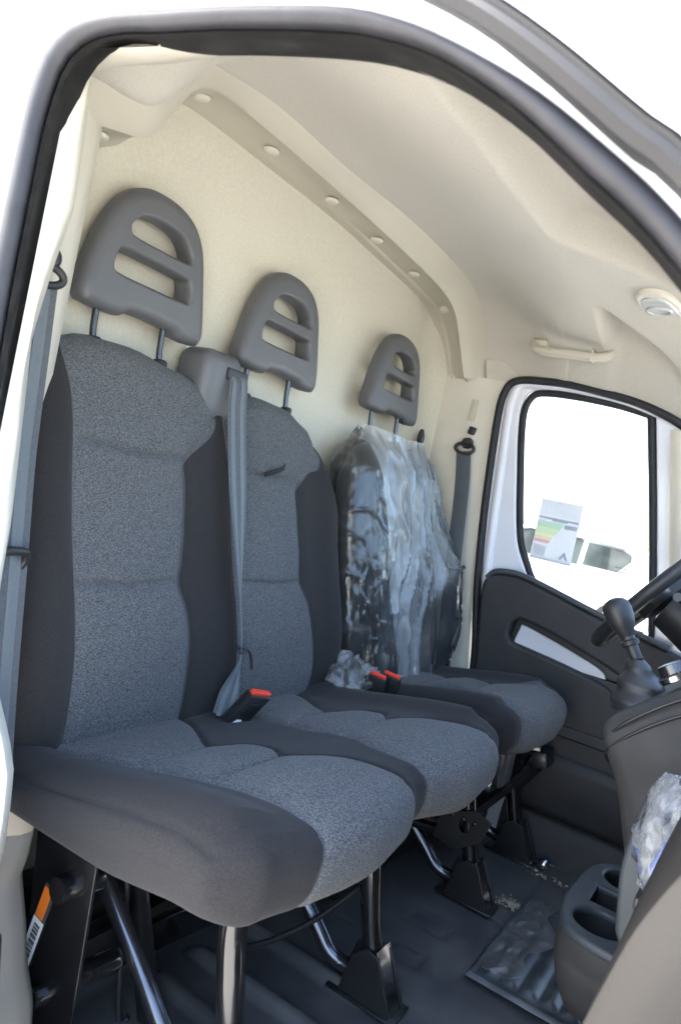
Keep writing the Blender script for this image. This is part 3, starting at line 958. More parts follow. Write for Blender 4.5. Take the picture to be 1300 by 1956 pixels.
def make_cushion(root, y0, y1, inserts, xftab, x0=0.0, side_r=0.07, mats=('bolster_fabric', 'insert_fabric'), creases=(0.43, 0.565)):
    NT, NN, NB = 110, 22, 16
    rings = NT+NN+NB
    XR = 0.17
    def prof(s, y):
        xf = smooth_tab(xftab, y)
        k = end_k(y, y0, y1, side_r)
        def ztop(x): return 0.452+0.072*sstep(0.24, 0.70, x)-0.02*sstep(0.70, 0.80, x)
        xn = xf-0.075
        xq = XR+(xn-XR)*s/(NT-1) if s < NT else (xn if s < NT+NN else (xn-0.012)+(XR-xn+0.012)*(s-NT-NN)/(NB-1))
        zbm = 0.392+0.026*sstep(0.50, 0.72, xq)
        if s < NT:
            x = XR+(xn-XR)*s/(NT-1)
            z = ztop(x)
            nx, nz_ = 0.0, 1.0
            fr = 1
        elif s < NT+NN:
            q = (s-NT+1)/(NN+1)
            a = math.pi*q
            zc = (ztop(xn)+zbm)/2
            hh = (ztop(xn)-zbm)/2
            ex = 0.62
            cx, sx = math.cos(a), math.sin(a)
            x = xn-0.012*q+0.075*abs(sx)**ex
            z = zc+hh*math.copysign(abs(cx)**0.8, cx)
            nx, nz_ = sx, cx
            fr = 1-sstep(0.8, 1.0, q)
        else:
            x = (xn-0.012)+(XR-xn+0.012)*(s-NT-NN)/(NB-1)
            z = zbm
            nx, nz_ = 0, -1
            fr = 0
        zm = (zbm+ztop(x))/2
        z = zm+(z-zm)*k
        x = XR+(x-XR)*(1-0.05*(1-k))
        return x, z, nx, nz_, fr, k
    def edge_fn(tab):
        def fn(s):
            if s < NT: t = 0.17+(0.705-0.17)*s/(NT-1)
            elif s < NT+NN: t = 0.705+0.20*(s-NT+1)/(NN+1)
            else: t = 0.905-(0.735)*(s-NT-NN)/(NB-1)
            return cr_tab(tab, t)
        return fn
    edges = [lambda s: y0]
    kinds = ['b']
    ncols = [34]
    for l, r_ in inserts:
        edges += [edge_fn(l), edge_fn(r_)]
        kinds += ['i', 'b']
        ncols += [24, 16]
    edges.append(lambda s: y1)
    def P(s, y):
        x, z, nx, nz_, fr, k = prof(s, y)
        if fr > 0:
            disp = 0
            t = x if s < NT else 0.705+0.2*(s-NT+1)/(NN+1)
            for l, r_ in inserts:
                a, b = cr_tab(l, t), cr_tab(r_, t)
                c, hw = (a+b)/2, (b-a)/2
                e = abs(y-c)/hw
                if e <= 1.0:
                    disp += 0.007*(1-e**4)
                    for cx_ in creases:
                        disp -= 0.010*math.exp(-((t-cx_-0.006*fbm((y*14, cx_*9, 2), 2))/0.0075)**2)*(1-e**8)
                    disp += (0.004*math.exp(-((t-0.36)/0.04)**2)+0.005*math.exp(-((t-0.50)/0.035)**2)+0.005*math.exp(-((t-0.66)/0.06)**2))*(1-e**4)
                g = min(abs(y-a), abs(y-b))
                disp -= 0.006*math.exp(-(g/0.006)**2)
            out = min(y-y0, y1-y)
            if t < 0.74: disp -= 0.006*math.exp(-((out-0.012)/0.003)**2)
            disp += 0.003*fbm((x*22, y*7, 8.1), 3)*math.exp(-((x-0.30)/0.06)**2)
            disp += 0.018*math.exp(-((out-0.06)/0.05)**2)*(1 if s < NT else 0.3)
            disp += 0.0018*fbm((x*8, y*8, 4.2+x0*5), 3)
            # seam across the nose where the top panel meets the front panel
            if s >= NT: disp -= 0.0025*math.exp(-((t-0.742)/0.006)**2)
            disp *= k
            x += nx*disp*fr
            z += nz_*disp*fr
        return Vector((x+x0, y, z))
    return seat_loft(root, 'seat_cushion', mats[0], 'fabric_insert', mats[1], rings, edges, kinds, (0, NT+NN-3), P, ncols)

HRO = spline([(-0.132, 0.004), (-0.143, 0.022), (-0.138, 0.065), (-0.126, 0.12), (-0.106, 0.175), (-0.078, 0.218), (-0.040, 0.243), (0.0, 0.250), (0.045, 0.246), (0.086, 0.226), (0.113, 0.185), (0.128, 0.12), (0.138, 0.065), (0.143, 0.022), (0.134, 0.002)], 4)+[(0.110, 0.000), (0.078, 0.002), (0.066, 0.012), (0.0, 0.015), (-0.040, 0.013), (-0.055, 0.002), (-0.095, 0.001)]
HS1 = spline([(-0.050, 0.150), (-0.062, 0.157), (-0.057, 0.173), (-0.036, 0.189), (0.008, 0.195), (0.048, 0.189), (0.071, 0.172), (0.077, 0.157), (0.066, 0.150), (0.006, 0.149)], 4, True)
HS2 = spline([(-0.074, 0.075), (-0.086, 0.084), (-0.081, 0.108), (-0.070, 0.116), (0.004, 0.117), (0.071, 0.116), (0.083, 0.108), (0.086, 0.084), (0.075, 0.075), (0.0, 0.074)], 4, True)
def make_headrest(root, yc, z0, zpole, x0=0.0, polex=0.085):
    def post(c, q):
        # thinner toward the top, front face slightly crowned, leaning with the backrest
        k = 1.0-0.9*max(0, c.y-0.05)
        x = 0.070+c.z*k-0.05*(c.y-0.1)
        x += 0.0
        return Vector((x+x0, yc+0.006+c.x*1.06, z0+c.y))
    hr = plate('headrest', HRO, 'headrest_plastic', root, holes=[HS1[::-1], HS2[::-1]], th=0.054, bev=0.020, bres=6, post=post, smooth=60, hbev=0.008)
    for s in (-0.08, 0.08):
        y = yc-0.012+s
        tube('post', [(0.072+x0, y, z0+0.03), (0.076+x0, y, z0-0.03), (polex+x0, y, zpole-0.03)], 0.0062, 'dark_steel', hr, 12)
        o = link('post_sleeve', from_vf(*revolve_vf((polex+x0-0.001, y, zpole-0.012), (-0.1, 0, 1), [(0, 0.015), (0.010, 0.015), (0.014, 0.012), (0.015, 0.006)], 16)), 'black_plastic', hr)
    return hr

def circ2(cx, cy, rr, n=18):
    return [(cx+rr*math.cos(2*math.pi*k/n), cy+rr*math.sin(2*math.pi*k/n)) for k in range(n)]

# ---------------------------------------------------------------- frames under the seats
def leg_frame(root, y, full=True):
    # front upright tube that flares into a folded sheet foot
    tube('leg', spline([(0.615, y, 0.40), (0.612, y, 0.30), (0.628, y, 0.22), (0.652, y, 0.13), (0.675, y, 0.07)], 6), 0.021, 'frame_paint', root, 16)
    # diagonal tube down from the rear of the seat pan, bent forward into the foot
    tube('brace', spline([(0.27, y-0.005, 0.305), (0.42, y-0.005, 0.185), (0.535, y-0.005, 0.088), (0.575, y-0.005, 0.052), (0.61, y, 0.040), (0.66, y, 0.042)], 8), 0.0155, 'tube_sheen', root, 16)
    foot = plate('foot', [(0.60, 0.004), (0.62, 0.085), (0.648, 0.115), (0.690, 0.105), (0.745, 0.004)], 'frame_dull', root, origin=(0, y+0.022, 0), au=(1, 0, 0), av=(0, 0, 1), th=0.006, bev=0.001)
    plate('foot', [(0.62, 0.004), (0.635, 0.085), (0.66, 0.11), (0.690, 0.105), (0.735, 0.004)], 'frame_dull', root, origin=(0, y-0.026, 0), au=(1, 0, 0), av=(0, 0, 1), th=0.006, bev=0.001)
    link('foot_flange', from_vf(*strip_vf([(0.682, y, 0.112), (0.710, y, 0.055), (0.736, y, 0.006)], [(0, 1, 0)]*3, 0.052, 0.005)), 'frame_paint', root)
    box('foot_pad', (0.672, y, 0.008), (0.15, 0.072, 0.006), 'frame_dull', root, bev=0.002)
    b = link('bolt', from_vf(*revolve_vf((0.66, y+0.0, 0.010), (0, 0, 1), [(0, 0.010), (0.008, 0.010), (0.010, 0.008), (0.0102, 0.001)], 6)), 'steel', root)
    return b

# ================================================================= passenger bench
bench = thing('passenger_bench', 'dark two place passenger bench seat with grey woven inserts and slotted headrests', 'bench seat', (0.45, 0.63, 0.0))
NEAR_L = [(0.40, 0.282), (0.58, 0.292), (0.72, 0.290), (0.94, 0.280), (1.02, 0.274), (1.06, 0.264), (1.09, 0.256)]
NEAR_R = [(0.40, 0.560), (0.48, 0.562), (0.60, 0.565), (0.66, 0.556), (0.708, 0.538), (0.75, 0.548), (0.82, 0.556), (0.90, 0.556), (0.94, 0.553), (1.03, 0.625), (1.09, 0.632)]
MID_L = [(0.40, 0.715), (0.708, 0.705), (0.94, 0.690), (1.05, 0.660), (1.09, 0.655)]
MID_R = [(0.40, 0.985), (0.50, 1.005), (0.60, 0.990), (0.66, 0.975), (0.708, 0.948), (0.78, 0.950), (0.86, 0.942), (0.94, 0.938), (1.0, 0.985), (1.05, 1.02), (1.09, 1.03)]
HT = [(0.19, 1.045), (0.22, 1.078), (0.26, 1.100), (0.32, 1.118), (0.42, 1.122), (0.54, 1.108), (0.64, 1.085), (0.72, 1.095), (0.80, 1.112), (0.90, 1.108), (0.97, 1.085), (1.04, 1.035), (1.10, 0.93), (1.13, 0.82)]
bb = make_back(bench, 0.195, 1.135, [(NEAR_L, NEAR_R), (MID_L, MID_R)], HT)
C_NL = [(0.17, 0.255), (0.27, 0.262), (0.36, 0.285), (0.43, 0.293), (0.56, 0.312), (0.66, 0.318), (0.74, 0.312), (0.80, 0.296), (0.90, 0.278)]
C_NR = [(0.17, 0.575), (0.30, 0.560), (0.36, 0.520), (0.43, 0.470), (0.48, 0.508), (0.53, 0.510), (0.565, 0.490), (0.62, 0.540), (0.70, 0.575), (0.78, 0.582), (0.90, 0.560)]
C_ML = [(0.17, 0.700), (0.30, 0.700), (0.43, 0.690), (0.50, 0.672), (0.565, 0.680), (0.64, 0.655), (0.72, 0.652), (0.90, 0.660)]
C_MR = [(0.17, 0.960), (0.30, 0.935), (0.43, 0.845), (0.48, 0.890), (0.53, 0.895), (0.565, 0.860), (0.62, 0.925), (0.70, 0.965), (0.78, 0.975), (0.90, 0.960)]
XF = [(0.16, 0.72), (0.22, 0.755), (0.30, 0.782), (0.42, 0.792), (0.54, 0.782), (0.62, 0.757), (0.68, 0.765), (0.78, 0.790), (0.92, 0.782), (1.02, 0.75), (1.11, 0.70)]
bc = make_cushion(bench, 0.165, 1.105, [(C_NL, C_NR), (C_ML, C_MR)], XF)
# dark piping round the bench end that meets the driver seat
make_headrest(bench, 0.437, 1.168, 1.118)
make_headrest(bench, 0.862, 1.168, 1.112)
# belt outlet housing on top of the bench back
bg_ = box('belt_outlet', (0.088, 0.640, 1.100), (0.10, 0.118, 0.150), 'headrest_plastic', bench, bev=0.030, seg=6)
box('slot', (0.139, 0.668, 1.134), (0.010, 0.062, 0.024), 'black_plastic', bg_, bev=0.004)
# pull strap in the crease of the centre back
link('pull_loop', from_vf(*strip_vf(spline([(0.168, 0.795, 0.944), (0.176, 0.82, 0.955), (0.178, 0.845, 0.968), (0.172, 0.852, 0.972)], 5), [(0.3, -0.5, 0.8)]*16, 0.012, 0.003)), 'bolster_fabric', bench)
for y in (0.375, 0.795):
    leg_frame(bench, y)
box('seat_pan', (0.43, 0.65, 0.388), (0.40, 0.72, 0.024), 'frame_dull', bench, bev=0.006)
tube('cross_tube', [(0.60, 0.30, 0.392), (0.60, 1.02, 0.392)], 0.014, 'frame_paint', bench)
# rear tower: folded posts, hinge cylinders, lateral bars
rear_post = box('rear_post', (0.30, 0.345, 0.175), (0.05, 0.05, 0.36), 'frame_paint', bench, bev=0.005)
box('rear_post', (0.275, 0.405, 0.175), (0.035, 0.035, 0.36), 'frame_dull', bench, bev=0.005)
plate('side_plate', [(0.30, 0.37), (0.44, 0.37), (0.455, 0.12), (0.47, -0.02), (0.345, -0.02), (0.335, 0.12), (0.318, 0.26)], 'frame_paint', bench, origin=(0, 0.256, 0), au=(1, 0, 0), av=(0, 0, 1), th=0.006, bev=0.001)
for (x, y, z, rr) in ((0.392, 0.27, 0.292, 0.019), (0.385, 0.27, 0.122, 0.015), (0.43, 0.30, 0.165, 0.018)):
    link('hinge_boss', from_vf(*revolve_vf((x, y-0.036, z), (0.1, 1, 0), [(0, rr), (0.004, rr*1.05), (0.07, rr*1.05), (0.075, rr*0.9)], 20)), 'frame_paint', bench)
box('rear_bar', (0.23, 0.70, 0.055), (0.035, 0.75, 0.04), 'frame_paint', bench, bev=0.004)
box('rear_bar', (0.30, 0.55, 0.30), (0.03, 0.5, 0.04), 'frame_dull', bench, bev=0.004)
box('rear_brace', (0.36, 0.455, 0.17), (0.030, 0.028, 0.42), 'frame_dull', bench, bev=0.004, rot=Matrix.Rotation(R(-24), 3, 'Y'))
plate('floor_bracket', [(0.0, 0.0), (0.0, 0.05), (0.02, 0.065), (0.22, 0.065), (0.26, 0.0)], 'frame_paint', bench, origin=(0.30, 0.50, 0.004), au=(0.1, 1, 0), av=(0, 0, 1), th=0.02, bev=0.004)
# barcode and orange warning sticker on the side plate
SK = Matrix.Rotation(R(11), 3, 'Y')
sk_c = Vector((0.345, 0.2515, 0.195))
def sk(dx, dz, w_, h_, dy):
    return box_vf(sk_c+SK @ Vector((dx, -dy, dz)), (w_, 0.0008, h_), SK)
st = link('warning_sticker', from_vf(*sk(0, 0, 0.025, 0.165, 0)), 'label_ink', bench, smooth=0)
link('orange_patch', from_vf(*sk(-0.002, 0.053, 0.017, 0.050, 0.0008)), 'label_orange', st, smooth=0)
link('white_patch', from_vf(*sk(0, -0.012, 0.024, 0.075, 0.0008)), 'label_white', st, smooth=0)
link('orange_patch', from_vf(*sk(0, -0.066, 0.022, 0.026, 0.0008)), 'label_orange', st, smooth=0)
bars = []
zz = -0.044
while zz < 0.020:
    h_ = random.choice((0.0012, 0.002, 0.003))
    bars.append(sk(0.001, zz, 0.013, h_, 0.0014))
    zz += h_+random.choice((0.0012, 0.002))
link('barcode', from_vf(*join(bars)), 'label_ink', st, smooth=0)
# thin release cables under the bench
tube('release_cable', spline([(0.33, 0.41, 0.30), (0.36, 0.40, 0.27), (0.375, 0.405, 0.2), (0.385, 0.41, 0.1), (0.40, 0.42, 0.0), (0.41, 0.43, 0.006)], 8), 0.0055, 'black_plastic', bench, 8)
tube('release_cable', spline([(0.48, 0.56, 0.085), (0.49, 0.58, 0.098), (0.52, 0.66, 0.10), (0.56, 0.74, 0.13), (0.60, 0.83, 0.19), (0.60, 0.9, 0.25)], 8), 0.0055, 'black_plastic', bench, 8)

# buckle standing in the gap of the bench cushion
def buckle(root, name, c, fwd, up, size, label_tri=False):
    fwd = V3(fwd).normalized()
    up = V3(up).normalized()
    sd_ = up.cross(fwd).normalized()
    rot = Matrix((sd_, fwd, up)).transposed()
    b = box(name, c, size, 'black_plastic', root, bev=0.004, rot=rot)
    top = V3(c)+up*(size[2]/2+0.001)
    box('release_button', top, (size[0]*0.55, size[1]*0.9, 0.010), 'buckle_red', b, bev=0.002, rot=rot)
    return b, rot
bk, rot = buckle(bench, 'buckle', (0.352, 0.655, 0.490), (0.40, 0.88, -0.10), (0.45, 0.25, 0.85), (0.026, 0.046, 0.078))
nf = rot @ Vector((1, 0, 0))
if nf.y > 0: nf = -nf
cc = Vector((0.352, 0.655, 0.490))
box('press_panel', cc+nf*0.0135+(rot @ Vector((0, 0.0, 0.006))), (0.002, 0.026, 0.030), 'frame_dull', bk, bev=0.0006, rot=rot)
tri = [(-0.014, -0.012), (0.014, -0.012), (0.005, 0.011), (-0.005, 0.011)]
plate('white_tag', tri, 'label_white', bk, origin=cc+nf*0.0142+(rot @ Vector((0, -0.004, -0.032))), au=rot @ Vector((0, 1, 0)), av=rot @ Vector((0, 0, 1)), th=0.001)

# ================================================================= driver seat
drv = thing('driver_seat', 'dark single driver seat by the far door, backrest wrapped in clear plastic', 'seat', (0.45, 1.41, 0.0))
D_L = [(0.40, 1.29), (0.70, 1.29), (0.94, 1.28), (1.05, 1.27), (1.09, 1.26)]
D_R = [(0.40, 1.55), (0.70, 1.54), (0.94, 1.55), (1.05, 1.56), (1.09, 1.57)]
DHT = [(1.16, 0.90), (1.19, 1.02), (1.24, 1.08), (1.32, 1.112), (1.42, 1.118), (1.52, 1.108), (1.58, 1.06), (1.62, 0.96), (1.65, 0.85)]
make_back(drv, 1.165, 1.665, [(D_L, D_R)], DHT, x0=0.03)
DC_L = [(0.17, 1.27), (0.30, 1.27), (0.43, 1.30), (0.50, 1.33), (0.565, 1.31), (0.64, 1.25), (0.72, 1.225), (0.90, 1.225)]
DC_R = [(0.17, 1.55), (0.30, 1.55), (0.43, 1.50), (0.50, 1.50), (0.565, 1.48), (0.64, 1.54), (0.72, 1.585), (0.90, 1.58)]
DXF = [(1.15, 0.70), (1.20, 0.735), (1.28, 0.765), (1.40, 0.775), (1.52, 0.765), (1.60, 0.735), (1.66, 0.69)]
make_cushion(drv, 1.155, 1.665, [(DC_L, DC_R)], DXF)
make_headrest(drv, 1.405, 1.184, 1.118, x0=0.02)
for y in (1.31, 1.665):
    leg_frame(drv, y)
for y in (1.225, 1.64):
    box('slide_rail', (0.44, y, 0.335), (0.52, 0.055, 0.03), 'frame_paint', drv, bev=0.004)
box('seat_pan', (0.44, 1.41, 0.368), (0.48, 0.44, 0.03), 'frame_dull', drv, bev=0.006)
box('rail_end', (0.70, 1.64, 0.315), (0.05, 0.075, 0.045), 'frame_dull', drv, bev=0.005, rot=Matrix.Rotation(R(-14), 3, 'Y'))
box('side_cover', (0.62, 1.35, 0.345), (0.15, 0.08, 0.10), 'cup_plastic', drv, bev=0.015, seg=4)
box('cross_member', (0.50, 1.31, 0.135), (0.30, 0.05, 0.022), 'frame_paint', drv, bev=0.004, rot=Matrix.Rotation(R(-6), 3, 'Y'))
box('cross_member', (0.62, 1.49, 0.20), (0.035, 0.36, 0.03), 'frame_dull', drv, bev=0.004)
plate('gusset', [(0.56, 0.13), (0.57, 0.20), (0.66, 0.235), (0.70, 0.22), (0.68, 0.16), (0.62, 0.12)], 'frame_dull', drv, holes=[circ2(0.635, 0.185, 0.016)], origin=(0, 1.285, 0), au=(1, 0, 0), av=(0, 0, 1), th=0.006, bev=0.001)
plate('gusset', [(0.52, 0.20), (0.54, 0.30), (0.70, 0.335), (0.72, 0.30), (0.66, 0.20)], 'frame_paint', drv, holes=[circ2(0.60, 0.255, 0.022), circ2(0.665, 0.29, 0.012)], origin=(0, 1.63, 0), au=(1, 0, 0), av=(0, 0, 1), th=0.006, bev=0.001)
for yy, zz_ in ((1.24, 0.322), (1.285, 0.205)):
    for xx in (0.60, 0.63, 0.66):
        link('bolt', from_vf(*revolve_vf((xx, yy-0.006, zz_), (0, -1, 0), [(0, 0.006), (0.005, 0.006), (0.006, 0.001)], 6)), 'dark_steel', drv)
tube('adjust_bar', spline([(0.60, 1.22, 0.30), (0.66, 1.30, 0.29), (0.69, 1.45, 0.30), (0.68, 1.6, 0.32)], 6), 0.007, 'frame_paint', drv, 10)
tube('wiring', spline([(0.45, 1.35, 0.26), (0.52, 1.42, 0.18), (0.60, 1.52, 0.12), (0.58, 1.60, 0.16), (0.50, 1.62, 0.26)], 8), 0.005, 'black_plastic', drv, 8)
box('jack_box', (0.34, 1.30, 0.07), (0.26, 0.62, 0.12), 'frame_dull', drv, bev=0.02, seg=4)
for yb, xb in ((1.118, 0.392), (1.165, 0.408)):
    buckle(drv, 'buckle', (xb, yb, 0.482), (0.95, 0.25, -0.12), (0.1, -0.25, 0.95), (0.020, 0.046, 0.075))

# ---- clear plastic cover over the driver's backrest
def ridge(x):
    x = x-math.floor(x)
    return 1-abs(2*x-1)
cov, lay = [], []
NU, NV = 340, 210
for j in range(NV+1):
    v = j/NV
    z = 0.405+0.730*v
    row = []
    for i in range(NU):
        a = 2*math.pi*i/NU
        cx, sy = math.cos(a), math.sin(a)
        xf = 0.272-0.235*(z-0.45)+0.03
        top = sstep(1.0, 1.135, z)
        wy = 0.266+0.016*math.sin(v*3.1)-0.012*sstep(0.6, 0.42, z)-0.11*top**1.6
        T = 0.125-0.055*v
        hx = T/2+0.030*(1-top)+0.012
        x = xf-T/2+0.012+hx*math.copysign(abs(cx)**0.55, cx)
        y = 1.415+wy*math.copysign(abs(sy)**0.75, sy)
        # long vertical pleats in the middle, draped diagonals on the side toward the bench
        warp = 0.9*fbm((y*4, z*2.0, 0.3), 3)
        pleat = ridge(y*15+1.5*warp+1.2*z+0.5*fbm((y*12, z*6, 2), 2))**3
        drape = ridge(z*7+(y-1.15)*(9+5*fbm((z*2, 1, 6), 2))+warp*1.6+0.8*fbm((y*10, z*8, 3), 3))**6*(0.4+0.9*abs(fbm((y*7, z*5, 12), 2)))
        side = 1-sstep(1.24, 1.31, y+0.10*(z-0.8))
        crum = fbm((y*13, z*6+x*4, 7.7), 4)
        d = 0.0
        d = (0.014*pleat*(1-side)+0.010*drape*side)+0.010*crum*(1.2-0.7*v)
        flare = sstep(1.00, 0.72, z)*sstep(1.46, 1.62, y)*(1-0.6*sstep(0.62, 0.45, z))
        d += 0.055*flare*max(0, cx+0.3)
        x += d*cx
        y += d*sy*0.8
        if flare > 0: y += 0.050*flare
        lim = 0.045+0.10*sstep(1.60, 1.76, y)
        if x < lim: x = lim
        row.append((x, y, z+0.006*fbm((y*6, v*3, 2.2), 2)))
        # layers of film: one on the bench side, several folded in the middle, plus pale lines painted as glints
        u_ = y+0.16*(z-0.8)
        e1 = 1.262+0.012*fbm((z*3, 1, 2), 2)
        w2 = fbm((y*3.5+2, z*2.5, 21), 3)
        l1 = ridge(y*13+1.3*warp+1.5*z)**12
        l2 = ridge(y*9+z*7+1.6*w2)**16
        l3 = ridge(z*8-y*7+1.5*warp)**14
        l4 = ridge(y*21-z*3+2.0*w2)**12
        gate = sstep(-0.15, 0.25, fbm((y*6, z*5, 30), 2))
        glint_lines = max(l1, 0.8*l2*gate, 0.9*l4*gate)*(1-side)+max(0.9*l3, 0.7*l2*gate)*side
        L = 0.25+0.15*drape*side+0.9*glint_lines
        mid = sstep(e1, e1+0.006, u_)*(1-0.35*sstep(1.47, 1.50, u_+0.05*fbm((z*5, 3, 1), 3)))
        L += (1.9+0.8*pleat+0.5*fbm((y*7, z*2.5, 4), 3))*mid*(1 if cx > 0 else 0.4)
        lowr = sstep(0.74, 0.64, z+0.5*(1.5-y))*sstep(1.42, 1.52, y)
        L *= 1-0.75*lowr
        L += 2.0*top*sstep(0.1, 0.6, fbm((y*12, x*12, 5), 2)+0.3)*0.4
        lay.append(max(0.08, L))
    cov.append(row)
vs_, fs_ = grid(cov, closed_u=True)
me = bpy.data.meshes.new('plastic_cover')
me.from_pydata(vs_, [], fs_)
at_ = me.attributes.new('layers_and_glints', 'FLOAT', 'POINT')
at_.data.foreach_set('value', lay)
pc = link('plastic_cover', me, 'plastic_cover', None, smooth=80)
tag(pc, 'crinkled clear plastic bag pulled down over the driver backrest', 'plastic cover')
# bunched end of the bag lying between the seats
bun = []
for j in range(37):
    v = j/36
    row = []
    for i in range(60):
        a = 2*math.pi*i/60
        th = math.pi*v
        dirv = Vector((math.sin(th)*math.cos(a), math.sin(th)*math.sin(a), math.cos(th)))
        rr = 1+0.28*fbm(dirv*2.2+Vector((3, 1, 4)), 4)+0.10*abs(math.sin(a*6+5*v))
        row.append((0.315+0.066*rr*dirv.x, 1.115+0.075*rr*dirv.y, max(0.45, 0.475+0.060*rr*dirv.z)))
    bun.append(row)
tag(link('plastic_bag', from_vf(*grid(bun, closed_u=True)), 'plastic_bunch', None, smooth=60), 'scrunched clear plastic lump lying between bench and driver seat', 'plastic bag')

# ================================================================= seat belts
def webbing(root, name, path, sides, width, th=0.0018, m='belt_web'):
    o = link(name, from_vf(*strip_vf(path, sides, width, th)), m, root, smooth=50)
    return o
# passenger belt on the near pillar
nb = thing('seat_belt', 'grey seat belt hanging from black guide on the near pillar', 'seat belt', (0.22, 0.14, 1.16), 'three point belts of the cab')
pth = resample(spline([(0.222, 0.140, 1.150), (0.232, 0.141, 1.05), (0.248, 0.142, 0.90), (0.272, 0.144, 0.76), (0.300, 0.148, 0.58), (0.325, 0.155, 0.42)], 6), 40)
webbing(nb, 'webbing', pth, [(-0.15, 1, 0)]*40, 0.047)
webbing(nb, 'stripe', [p+Vector((0.0014, 0.0002, 0)) for p in pth], [(-0.15, 1, 0)]*40, 0.020, 0.0018, 'belt_stripe')
tube('guide_ring', [(0.222+0.012*math.cos(q)*0.45+0.0, 0.138+0.026*math.cos(q), 1.160+0.014*math.sin(q)) for q in [2*math.pi*k/24 for k in range(24)]], 0.006, 'black_plastic', nb, 10, closed=True)
link('anchor_cap', from_vf(*revolve_vf((0.205, 0.145, 1.185), (0.9, -0.4, 0), [(0, 0.019), (0.016, 0.019), (0.022, 0.014), (0.023, 0.002)], 18)), 'black_plastic', nb)
tube('belt_hook', spline([(0.282, 0.118, 0.768), (0.284, 0.130, 0.770), (0.280, 0.152, 0.768), (0.274, 0.160, 0.758), (0.268, 0.158, 0.744)], 6), 0.0065, 'black_plastic', nb, 10)
# driver belt on the far pillar
db = thing('seat_belt', 'dark seat belt hanging from black ring on the far door pillar', 'seat belt', (0.24, 1.71, 1.16), 'three point belts of the cab')
pth = resample(spline([(0.232, 1.703, 1.150), (0.252, 1.700, 1.05), (0.272, 1.696, 0.90), (0.288, 1.694, 0.76), (0.310, 1.692, 0.58), (0.335, 1.69, 0.42)], 6), 40)
webbing(db, 'webbing', pth, [(0.95, 0.1, 0.1)]*40, 0.048)
tube('guide_ring', [(0.232+0.032*math.cos(q), 1.705, 1.160+0.017*math.sin(q)) for q in [2*math.pi*k/24 for k in range(24)]], 0.0062, 'black_plastic', db, 10, closed=True)
link('anchor_cap', from_vf(*revolve_vf((0.230, 1.728, 1.180), (0.1, -1, -0.1), [(0, 0.019), (0.018, 0.018), (0.024, 0.013), (0.025, 0.002)], 18)), 'black_plastic', db)
box('height_knob', (0.237, 1.722, 1.222), (0.024, 0.016, 0.026), 'black_plastic', db, bev=0.005, rot=Matrix.Rotation(R(12), 3, 'Y'))
tube('belt_hook', spline([(0.262, 1.688, 0.775), (0.285, 1.680, 0.772), (0.312, 1.680, 0.776), (0.322, 1.70, 0.786)], 6), 0.006, 'black_plastic', db, 10)
# centre belt out of the bench back down to the buckle
mb = thing('seat_belt', 'blue grey belt falling from the bench top slot to the middle buckle', 'seat belt', (0.25, 0.66, 0.46), 'three point belts of the cab')
pth = [(0.138, 0.664, 1.132), (0.152, 0.664, 1.120), (0.163, 0.665, 1.06), (0.186, 0.668, 0.97), (0.214, 0.674, 0.86), (0.245, 0.680, 0.74), (0.275, 0.688, 0.62), (0.286, 0.690, 0.575), (0.294, 0.676, 0.53), (0.306, 0.652, 0.487), (0.312, 0.640, 0.462)]
pth = resample(spline(pth, 8), 80)
sides = []
for k in range(80):
    t = k/79
    ang = R(18)-R(58)*sstep(0.25, 0.74, t)+R(72)*sstep(0.80, 0.97, t)
    sides.append((math.sin(ang)*0.85, math.cos(ang), 0.12*math.sin(ang)))
wd = [0.046-0.010*sstep(0.3, 0.65, k/79)-0.014*sstep(0.6, 0.78, k/79)+0.022*sstep(0.82, 0.95, k/79) for k in range(80)]
webbing(mb, 'webbing', pth, sides, wd)
def shifted(off):
    out_ = []
    for k in range(80):
        s = V3(sides[k]).normalized()
        t = (pth[min(k+1, 79)]-pth[max(k-1, 0)]).normalized()
        n = t.cross(s).normalized()
        if n.dot(CAM-pth[k]) < 0: n = -n
        out_.append(pth[k]+s*(off*wd[k])+n*0.0012)
    return out_
for off in (-0.24, 0.24):
    webbing(mb, 'stripe', shifted(off), sides, [x*0.22 for x in wd], 0.0014, 'belt_stripe')
tube('stop_tie', spline([(0.280, 0.678, 0.590), (0.294, 0.698, 0.586), (0.300, 0.706, 0.574), (0.304, 0.712, 0.547)], 6), 0.0035, 'black_plastic', mb, 8)
tube('stop_tie', [(0.284+0.010*math.cos(q), 0.690+0.010*math.sin(q), 0.584+0.004*math.sin(q*2)) for q in [2*math.pi*k/16 for k in range(16)]], 0.003, 'black_plastic', mb, 8, closed=True)

# coat clip on the bulkhead
clip = thing('coat_hook', 'small black oval coat hook on the felt wall', 'hook', (0.06, 1.66, 1.17))
ov = [(0.011*math.cos(q), 0.029*math.sin(q)) for q in [2*math.pi*k/24 for k in range(24)]]
plate('hook_plate', ov, 'black_plastic', clip, origin=(0.085, 1.672, 1.168), au=(0.3, 1, 0), av=(0, 0, 1), th=0.014, bev=0.005)
plate('hook_tongue', [(a*0.55, b*0.6-0.004) for a, b in ov], 'dark_steel', clip, origin=(0.094, 1.669, 1.168), au=(0.3, 1, 0), av=(0, 0, 1), th=0.008, bev=0.003)

